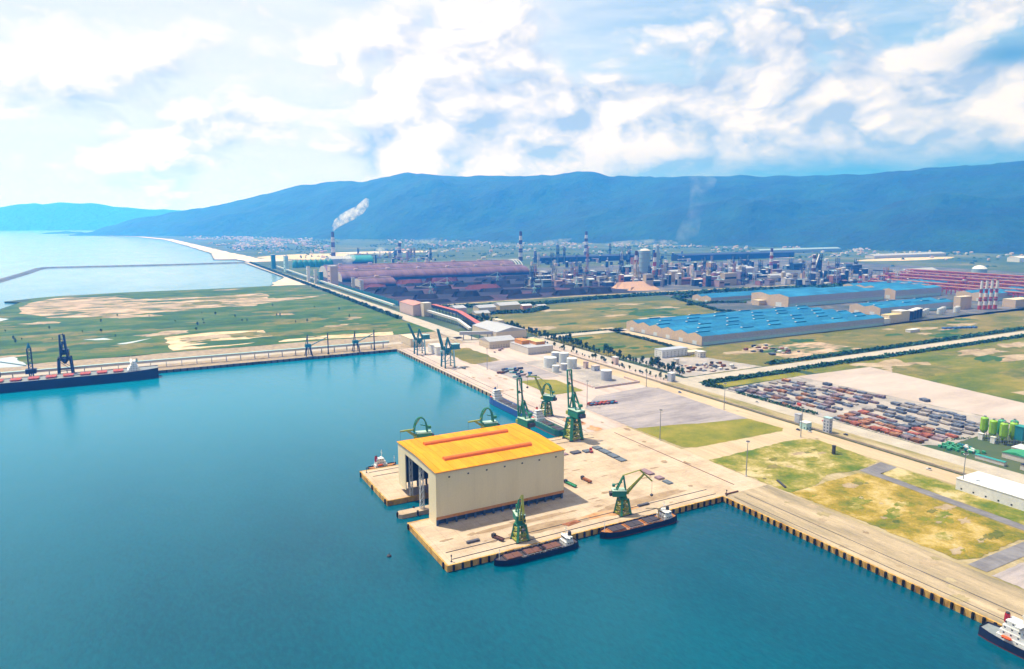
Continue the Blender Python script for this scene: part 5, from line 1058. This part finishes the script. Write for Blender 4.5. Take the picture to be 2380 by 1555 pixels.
# ---------------------------------------------------------------- blue factory halls
mat('blue_roof', [(.004, .13, .30), (.010, .19, .39), (.04, .29, .48)], .06, .3, .7, stretch=(.2, 1, 1), rough=.6, rnd=.16, detail=9, nrough=.7, streak=((.25, .05, 1), .25), grid=[(1, 5.78, .9, .22)])
flat('hall_cream', (.60, .46, .32), .8); flat('hall_greywall', (.40, .40, .46), .7)
def bays(label, x0, x1, y0, y1, h, n, wm='hall_cream', sm='hall_greywall', vents=True, seg=34.0, group=None, rm='blue_roof'):
    t = thing('factory_hall', label, 'hall', (x0, y0, 3.6), 0, group); L = x1-x0; w_ = (y1-y0)/n; rh = 5.0
    MB().box(0, L, 0, .6, 0, h).build('wall', sm, t); MB().box(0, L, n*w_-.6, n*w_, 0, h).build('wall', sm, t)
    MB().box(-.2, L+.2, -.3, -.003, h*.42, h*.5).build('wall_band', 'tank_grey', t); MB().box(4, L-4, -.2, -.002, .5, h*.36).build('wall_panel', 'crane_pale', t)
    for k in range(n):
        a, b = k*w_, (k+1)*w_
        e = MB().box(-.4, .3, a+.15, b-.15, 0, h).quad([(-.4, a+.15, h), (-.4, b-.15, h), (-.4, (a+b)/2, h+rh)]).build('end_wall', wm, t)
        MB().box(-.55, -.41, a+w_*.35, a+w_*.65, 0, h*.42).build('door', 'tank_white', e)
        MB().box(L-.3, L+.3, a+.15, b-.15, 0, h).build('end_wall', wm, t)
        ns_ = max(1, int(L/seg))
        for s_ in range(ns_):
            xa, xb = L*s_/ns_, L*(s_+1)/ns_-.5; m = MB().quad([(xa, a, h+.2), (xb, a, h+.2), (xb, (a+b)/2, h+rh), (xa, (a+b)/2, h+rh)]).quad([(xa, b-.3, h+.2), (xb, b-.3, h+.2), (xb, (a+b)/2, h+rh), (xa, (a+b)/2, h+rh)])
            m.build('roof_sheet', rm, t)
            if vents and (s_*3+k*5) % 7 < 3:
                v = MB().box(xa+3, xb-2, (a+b)/2-1.6, (a+b)/2+1.6, h+rh-.5, h+rh+1.1).build('roof_ventilator', rm, t); MB().box(xa+2.9, xa+5.5, (a+b)/2-1.7, (a+b)/2+1.7, h+rh+.5, h+rh+1.4).build('ventilator_end', 'paint_white', v)
    return t
bays('huge factory hall with bright blue multi-ridged roof and cream end wall', 846, 1344, 876, 1084, 16, 6)
bays('blue-roofed factory hall with tall plain cream end wall behind the huge one', 1412, 1790, 1172, 1290, 27, 2, vents=False)
bays('long blue-grey hall right behind the huge blue roof', 1475, 1762, 972, 1050, 17, 2, sm='tank_grey', vents=True); bays('blue-roofed hall with cream gable in the right middle distance', 1826, 2040, 1164, 1250, 24, 2, vents=False)
bays('far blue roof beyond the cream gable hall', 1900, 2330, 1270, 1380, 20, 3, vents=False); bays('blue-roofed hall behind the four stacks', 1980, 2400, 1010, 1090, 20, 2, vents=False)
bays('dark blue roofed low hall left behind the cream end wall', 1330, 1800, 1350, 1420, 12, 2, vents=False)
building('cream_tower', 'cream tower block at the right end of the long blue-grey hall', 1748, 1796, 950, 966, 30, 'hall_cream', 'paint_cream', 'flat', 'SW', sp=14, floors=2); building('cream_block', 'cream block right of the four stacks', 1905, 1985, 905, 935, 19, 'hall_cream', 'paint_cream', 'flat', 'S', sp=16)
building('acid_plant', 'pale yellow plant building at the blue hall corner', 1376, 1420, 886, 905, 17, 'paint_cream', 'wall_ochre', 'flat', 'SW', floors=2, sp=9); building('acid_plant', 'low cream plant building left of the dark tanks', 1352, 1375, 882, 900, 11, 'paint_white', 'paint_cream', 'flat', 'S', sp=7); building('acid_plant', 'white plant building with taller roof beside the dark tanks', 1422, 1452, 890, 912, 22, 'paint_cream', 'paint_white', 'flat', 'S', floors=2, sp=9)
for k in range(4): tank('dark blue tank right of the pale yellow plant', 1466+k*20, 899+k*6, 8.5, 20, 'paint_navy', 'dark plant tanks')
for k in range(8): tank('small pale tank at the edge of the blue halls', 1555+k*22, 925+(k % 3)*8, 5, 12, 'tank_white', 'small pale plant tanks')
building('pale_house', 'grey-white small cream end building by the beige wall', 1386, 1410, 1240, 1262, 12, 'hall_cream', 'paint_cream', 'flat', 'S')
for k in range(7): stackpile('blue_bundle', 'blue covered bundle on the field beyond the inland road', 1404+k*11, 788-k*3.5, 9, 6, 4, 'paint_blue', 'blue bundles on the field', .7, 3.9, 'bundle')
building('field_hut', 'pale low hut on the field left of the blue bundles', 1296, 1326, 790, 800, 5, 'wall_pale', 'paint_white', 'flat', None)
# red steel frames
flat('frame_red', (.40, .04, .07), .6)
flat('frame_dark', (.10, .03, .06), .8)
def redframe(label, x0, x1, y0, y1, h, n, group='red steel frames'):
    t = thing('steel_frame', label, 'steel frame', (x0, y0, 3.6), 0, group); L = x1-x0; W = y1-y0
    for k in range(n+1):
        y = W*k/n; MB().beam((0, y, 0), (0, y, h), 2).beam((L, y, 0), (L, y, h), 2).beam((0, y, h*.8), (L, y, h*.8), 2).build('portal', 'frame_red', t)
    for x in (0, L):
        MB().beam((x, 0, h), (x, W, h), 2.2).build('girder', 'frame_red', t); MB().beam((x, 0, h*.72), (x, W, h*.72), 1.6).build('girder', 'frame_red', t)
        for k in range(n): MB().beam((x, W*k/n, h*.72), (x, W*(k+1)/n, h), 1.2).build('brace', 'frame_dark', t)
    MB().beam((L*.5, 0, h+.5), (L*.5, W, h+.5), 4, 2).build('pipe', 'hall_cream', t)
redframe('long dark red steel pipe frame behind the blue roofs', 2080, 2104, 960, 1420, 22, 13)
for k in range(7): redframe(['first', 'second', 'third', 'fourth', 'fifth', 'sixth', 'seventh'][k]+' dark red steel frame from the blue roofs in the far right works', 2150+k*85, 2182+k*85, 990+k*35, 1460+k*30, 24+(k % 3)*4, 12)
x, y, D_ = ground(2275, 642); t = thing('gas_holder', 'pale domed tank above the red steel frames', 'tank', (x, y, 3.6)); MB().cyl((0, 0, 0), 26, 26, 30, 24).build('shell', 'tower_grey', t); MB().lathe((0, 0, 30), [(26, 0), (18, 8), (8, 12), (.5, 13)], 24).build('dome', 'paint_white', t)
hedge('dark tree belt behind the blue halls in front of the steelworks', [(1310, 1475), (1600, 1480), (1900, 1450), (2150, 1440)], 30, 9, dens=.10, s0=4); hedge('second dark tree belt behind the tall cream wall hall', [(1500, 1560), (1800, 1530), (2100, 1500)], 24, 9, dens=.10, s0=4); hedge('thin tree belt left of the tall cream wall', [(1230, 1330), (1330, 1340), (1405, 1300)], 12, 6, dens=.18, s0=3)
# ---------------------------------------------------------------- the steelworks: buildings, silos, towers, pipes
q = random.Random(77)
WK = {'pale': (.40, .38, .38), 'pinkish': (.42, .28, .28), 'white': (.54, .53, .52), 'grey': (.24, .27, .33), 'mauve-grey': (.26, .22, .30), 'cream': (.46, .38, .28), 'brick-red': (.34, .15, .13), 'blue-grey': (.16, .26, .34)}
for c_, v_ in WK.items(): flat('works_'+c_, v_, .8)
WC = [('works_'+c_, c_) for c_ in WK]
NB = [0]; CL = MB()
def works(px0, px1, py0, py1, n, zone, hmin, hmax, dark=.42):
    for k in range(n):
        px, py = q.uniform(px0, px1), q.uniform(py0, py1); x, y, D_ = ground(px, py); wm, cn = q.choice(WC); sc_ = D_/2200
        if q.random() < dark: wm, cn = q.choice([('paint_navy', 'dark blue'), ('crane_navy', 'dark')])
        kind = q.random()
        if kind < .62 and NB[0] >= 296:
            CL.box(x, x+q.uniform(6, 22), y, y+q.uniform(6, 20), 3.5, 3.5+q.uniform(4, 18), q.randrange(5)); continue
        if kind < .62:
            NB[0] += 1
            lx, ly, h = q.choice([q.uniform(8, 26), q.uniform(20, 60)]), q.uniform(8, 26), q.uniform(hmin*.5, hmax)*q.choice([.6, 1, 1])
            t = thing('works_building', cn+' works building in the '+zone, 'building', (x, y, 3.6), 0, cn+' buildings in the '+zone); MB().box(0, lx, 0, ly, 0, h).build('wall', wm, t)
            rm = q.choice(['roof_grey', 'roof_grey', wm, 'paint_white', 'tower_grey', 'shed_roof'])
            if q.random() < .55: MB().gable(0, lx, 0, ly, h+.003, h+ly*.14, 'x', over=.6).build('roof', rm, t)
            else: MB().box(-.5, lx+.5, -.5, ly+.5, h+.003, h+1.2).build('roof', rm, t)
            nw = int(lx/9)
            if h > 12 and nw: MB().box(2, lx-2, -.12, -.003, h*.55, h*.7).build('window_band', 'glass_dark', t)
        elif kind < .78:
            r_, h = q.uniform(3, 8), q.uniform(hmin, hmax*1.3); t = thing('works_silo', cn+' round silo in the '+zone, 'silo', (x, y, 3.6), 0, cn+' silos in the '+zone); MB().cyl((0, 0, 0), r_, r_, h, 14).build('shell', wm, t); MB().lathe((0, 0, h), [(r_+.2, 0), (r_*.5, r_*.4), (.3, r_*.5)], 14).build('roof', 'roof_grey', t)
        elif kind < .92:
            h = q.uniform(hmax, hmax*2.0); t = thing('works_tower', cn+' process tower in the '+zone, 'tower', (x, y, 3.6), 0, cn+' towers in the '+zone); lm = MB(); lattice(lm, 0, 0, 0, h, q.uniform(3, 6), 1.3, 9); lm.build('frame', wm, t); MB().cyl((0, 0, 0), 2.6, 2.2, h*.9, 10).build('column', 'tower_grey', t); MB().box(-5, 5, -5, 5, h*.5, h*.62).build('platform', wm, t)
        else:
            L = q.uniform(60, 160); t = thing('pipe_bridge', cn+' elevated pipe bridge in the '+zone, 'pipe bridge', (x, y, 3.6), q.choice([0, R(90)]), cn+' pipe bridges in the '+zone); MB().box(0, L, -2.5, 2.5, 14, 18).build('gallery', wm, t)
            for a in range(5): MB().beam((L*(a+.5)/5, -3, 0), (L*(a+.5)/5, -2, 14), 1).beam((L*(a+.5)/5, 3, 0), (L*(a+.5)/5, 2, 14), 1).build('trestle', 'steel_grey', t)
works(1230, 1480, 640, 668, 114, 'stock-yard side of the steelworks', 10, 30); works(1440, 1740, 628, 668, 180, 'middle of the steelworks', 12, 42); works(1600, 2010, 622, 664, 161, 'right part of the steelworks', 12, 36)
works(1230, 1600, 596, 622, 114, 'far coking plant', 20, 50, .6); works(800, 1010, 598, 612, 64, 'far left works', 16, 40, .5); works(1880, 2130, 640, 668, 64, 'works behind the blue roofs', 10, 26, .35)
for k, (px, py, L, D2, h, wm, lb) in enumerate([(1560, 655, 60, 30, 36, 'hall_cream', 'big cream furnace house in the middle works'), (1700, 646, 120, 40, 34, 'hall_greywall', 'long mauve-grey mill hall right of the furnace house'), (1650, 640, 30, 24, 48, 'wall_brick', 'salmon tower house in the middle works'), (1880, 648, 160, 40, 18, 'hall_cream', 'long cream low hall near the dark lattice tower'), (1790, 655, 110, 30, 22, 'wall_pale', 'long pale mill shed right of centre'), (1610, 642, 26, 20, 42, 'wall_pink', 'pink block house beside the salmon tower'), (2110, 640, 200, 50, 16, 'wall_pale', 'long pale hall at the far right edge of the works')]):
    x, y, D_ = ground(px, py); building('mill_building', lb, x, x+L, y, y+D2, h, wm, 'roof_grey', 'x', 'S', sp=12, floors=2)
for k, (px, py, L, h, m) in enumerate([(1560, 606, 900, 30, 'paint_navy'), (1240, 610, 700, 26, 'paint_navy'), (1750, 590, 800, 24, 'tower_grey'), (2010, 600, 700, 16, 'wall_pale'), (2340, 608, 500, 22, 'paint_white')]):
    x, y, D_ = ground(px, py); building('long_mill', ['dark blue long mill roof behind the chimneys', 'dark blue long mill roof left of centre', 'blue-grey long mill far behind on the right', 'pale long shed in the far right plain', 'white long shed at the far right frame edge'][k], x, x+L, y-60, y, h, m, m if m != 'wall_pale' else 'roof_grey', 'x', None, rh=8)
o = CL.build('works_clutter', ['wall_pale', 'paint_navy', 'tank_grey', 'wall_pink', 'crane_navy']); o['kind'] = 'stuff'; o['label'] = 'dense small sheds and machinery packed between the works buildings'
# far town: a mass of tiny houses nobody could count
mb = MB(); q = random.Random(8)
for k in range(2600):
    px = q.choice([q.uniform(430, 760), q.uniform(900, 1650), q.uniform(1650, 2420)]); py = 548+abs(q.gauss(0, 1))*20+(px > 1700)*8
    if py > 606 or noise.noise(Vector((px/60, py/9, 2))) < -.05: continue
    x, y, D_ = ground(px, py)
    if x < 640: continue
    w_ = q.uniform(9, 26); d_ = q.uniform(8, 16); h = q.uniform(4, 12); mb.box(x, x+w_, y, y+d_, 3.5, 3.5+h, q.choice([0, 0, 1, 2, 3])); mb.gable(x, x+w_, y, y+d_, 3.5+h, 3.5+h+3, 'x', q.choice([1, 2, 4]))
o = mb.build('far_town', ['paint_white', 'wall_pale', 'wall_pink', 'tank_grey', 'wall_brick']); o['kind'] = 'stuff'; o['label'] = 'pale far-off town houses strewn over the plain below the mountains'
mb = MB()
for k in range(9000):
    px = q.uniform(380, 2500); py = 547+abs(q.gauss(0, 1))*24
    if py > 640 or noise.noise(Vector((px/110, py/7, 5))) < .02: continue
    x, y, D_ = ground(px, py)
    if x < 680: continue
    if py > 600 and px < 2050: continue
    s_ = q.uniform(5, 11); h = q.uniform(5, 10); pts = [(x+s_*q.uniform(.7, 1.2)*math.cos(a), y+s_*1.6*q.uniform(.7, 1.2)*math.sin(a)) for a in (0, 1.05, 2.1, 3.14, 4.2, 5.25)]
    mb.prism(pts, 3.4, 3.4+h, top=[(x+(p[0]-x)*.45, y+(p[1]-y)*.45) for p in pts])
o = mb.build('far_wood', 'leaf_dark'); o['kind'] = 'stuff'; o['label'] = 'dark scattered far-off woods on the plain below the mountains'
# ---------------------------------------------------------------- smoke
def smoke(label, pts, dens, scale, name='smoke_plume'):
    mb = MB(); n = 10; P = [Vector(p[:3]) for p in pts]; i0 = None
    for k, p in enumerate(pts):
        d = (P[min(k+1, len(P)-1)]-P[max(k-1, 0)]).normalized(); a = d.cross(Vector((.3, 1, .1))).normalized(); b = a.cross(d); i = len(mb.v)
        for j in range(n): t_ = 2*math.pi*j/n; mb.v.append(tuple(P[k]+(a*math.cos(t_)+b*math.sin(t_))*p[3]))
        if k:
            for j in range(n): mb.f.append((i-n+j, i-n+(j+1) % n, i+(j+1) % n, i+j)); mb.mi.append(0)
    mb.f.append(tuple(range(n))); mb.f.append(tuple(range(len(mb.v)-n, len(mb.v)))); mb.mi += [0, 0]
    m = bpy.data.materials.new('smoke'); m.use_nodes = True; t = m.node_tree; t.nodes.clear(); out = t.nodes.new('ShaderNodeOutputMaterial'); v = t.nodes.new('ShaderNodeVolumePrincipled'); t.links.new(v.outputs[0], out.inputs['Volume'])
    g = t.nodes.new('ShaderNodeNewGeometry'); f = nz(t, g.outputs['Position'], scale, 5, .65).smooth(.38, .68)*dens; t.links.new(f.s, v.inputs['Density']); v.inputs['Color'].default_value = (1, 1, 1, 1); v.inputs['Anisotropy'].default_value = .2
    MATS[name+label[:9]] = m; o = mb.build(name, m); tag(o, label, 'smoke'); return o
x, y, h = C1
rx, ry = rt.x, rt.y
smoke('thick white smoke drifting right from the far left chimney', [(x+rx*a, y+ry*a, 3.6+h+b, r_) for a, b, r_ in ((0, 1, 6), (8, 22, 14), (30, 50, 26), (70, 78, 32), (120, 104, 34), (165, 128, 30), (200, 165, 26), (215, 195, 12))], .038, .03)
x, y, D_ = ground(1600, 575)
smoke('pale vapour column rising from the works up into the clouds', [(x+rx*a, y+ry*a, b, r_) for a, b, r_ in ((-90, 30, 40), (-40, 80, 80), (0, 150, 90), (30, 230, 70), (60, 330, 70), (80, 440, 90), (95, 560, 120), (100, 600, 60))], .0011, .008)
x, y, h = C6
smoke('thin white exhaust bending right from the red banded chimney', [(x+rx*a+20, y+ry*a+30, 122+b, r_) for a, b, r_ in ((0, 2, 4), (3, 10, 7), (14, 19, 8), (34, 22, 8), (60, 22, 7), (84, 18, 3))], .03, .06)
for k, (px, py, w_, lb) in enumerate([(1470, 566, 420, 'long flat white vapour bank above the far plant'), (1290, 562, 240, 'faint flat vapour streak left of the slender chimney'), (990, 560, 260, 'pale vapour streak before the mountain foot'), (885, 580, 70, 'small steam puff right of the smoking chimney'), (812, 600, 60, 'small steam puff at the foot of the smoking chimney')]):
    x, y, D_ = ground(px, py+22); z0 = 60 if k < 3 else 35
    smoke(lb, [(x+rx*a*w_, y+ry*a*w_, z0+b, r_*(1 if k < 3 else 1.3)) for a, b, r_ in ((-.5, 0, 4), (-.3, 6, 16), (0, 12, 20), (.3, 22, 16), (.5, 34, 4))], .012 if k < 3 else .03, .02, 'steam_bank')

# ================================================================== labels that single out look-alikes
bpy.context.view_layer.update()
def ordn(n): return str(n)+('th' if 10 <= n % 100 <= 20 else {1: 'st', 2: 'nd', 3: 'rd'}.get(n % 10, 'th'))
same = {}
for o in sc.objects:
    if o.parent is None and 'label' in o and 'category' in o: same.setdefault(o['label'], []).append(o)
for lb, L in same.items():
    if len(L) < 2 or len(lb.split()) > 12: continue
    def sx(o): v = o.location-cam.location; return v.dot(rt)/max(1e-3, v.dot(fw))
    for k, o in enumerate(sorted(L, key=sx)): o['label'] = lb+', '+ordn(k+1)+' from the left'
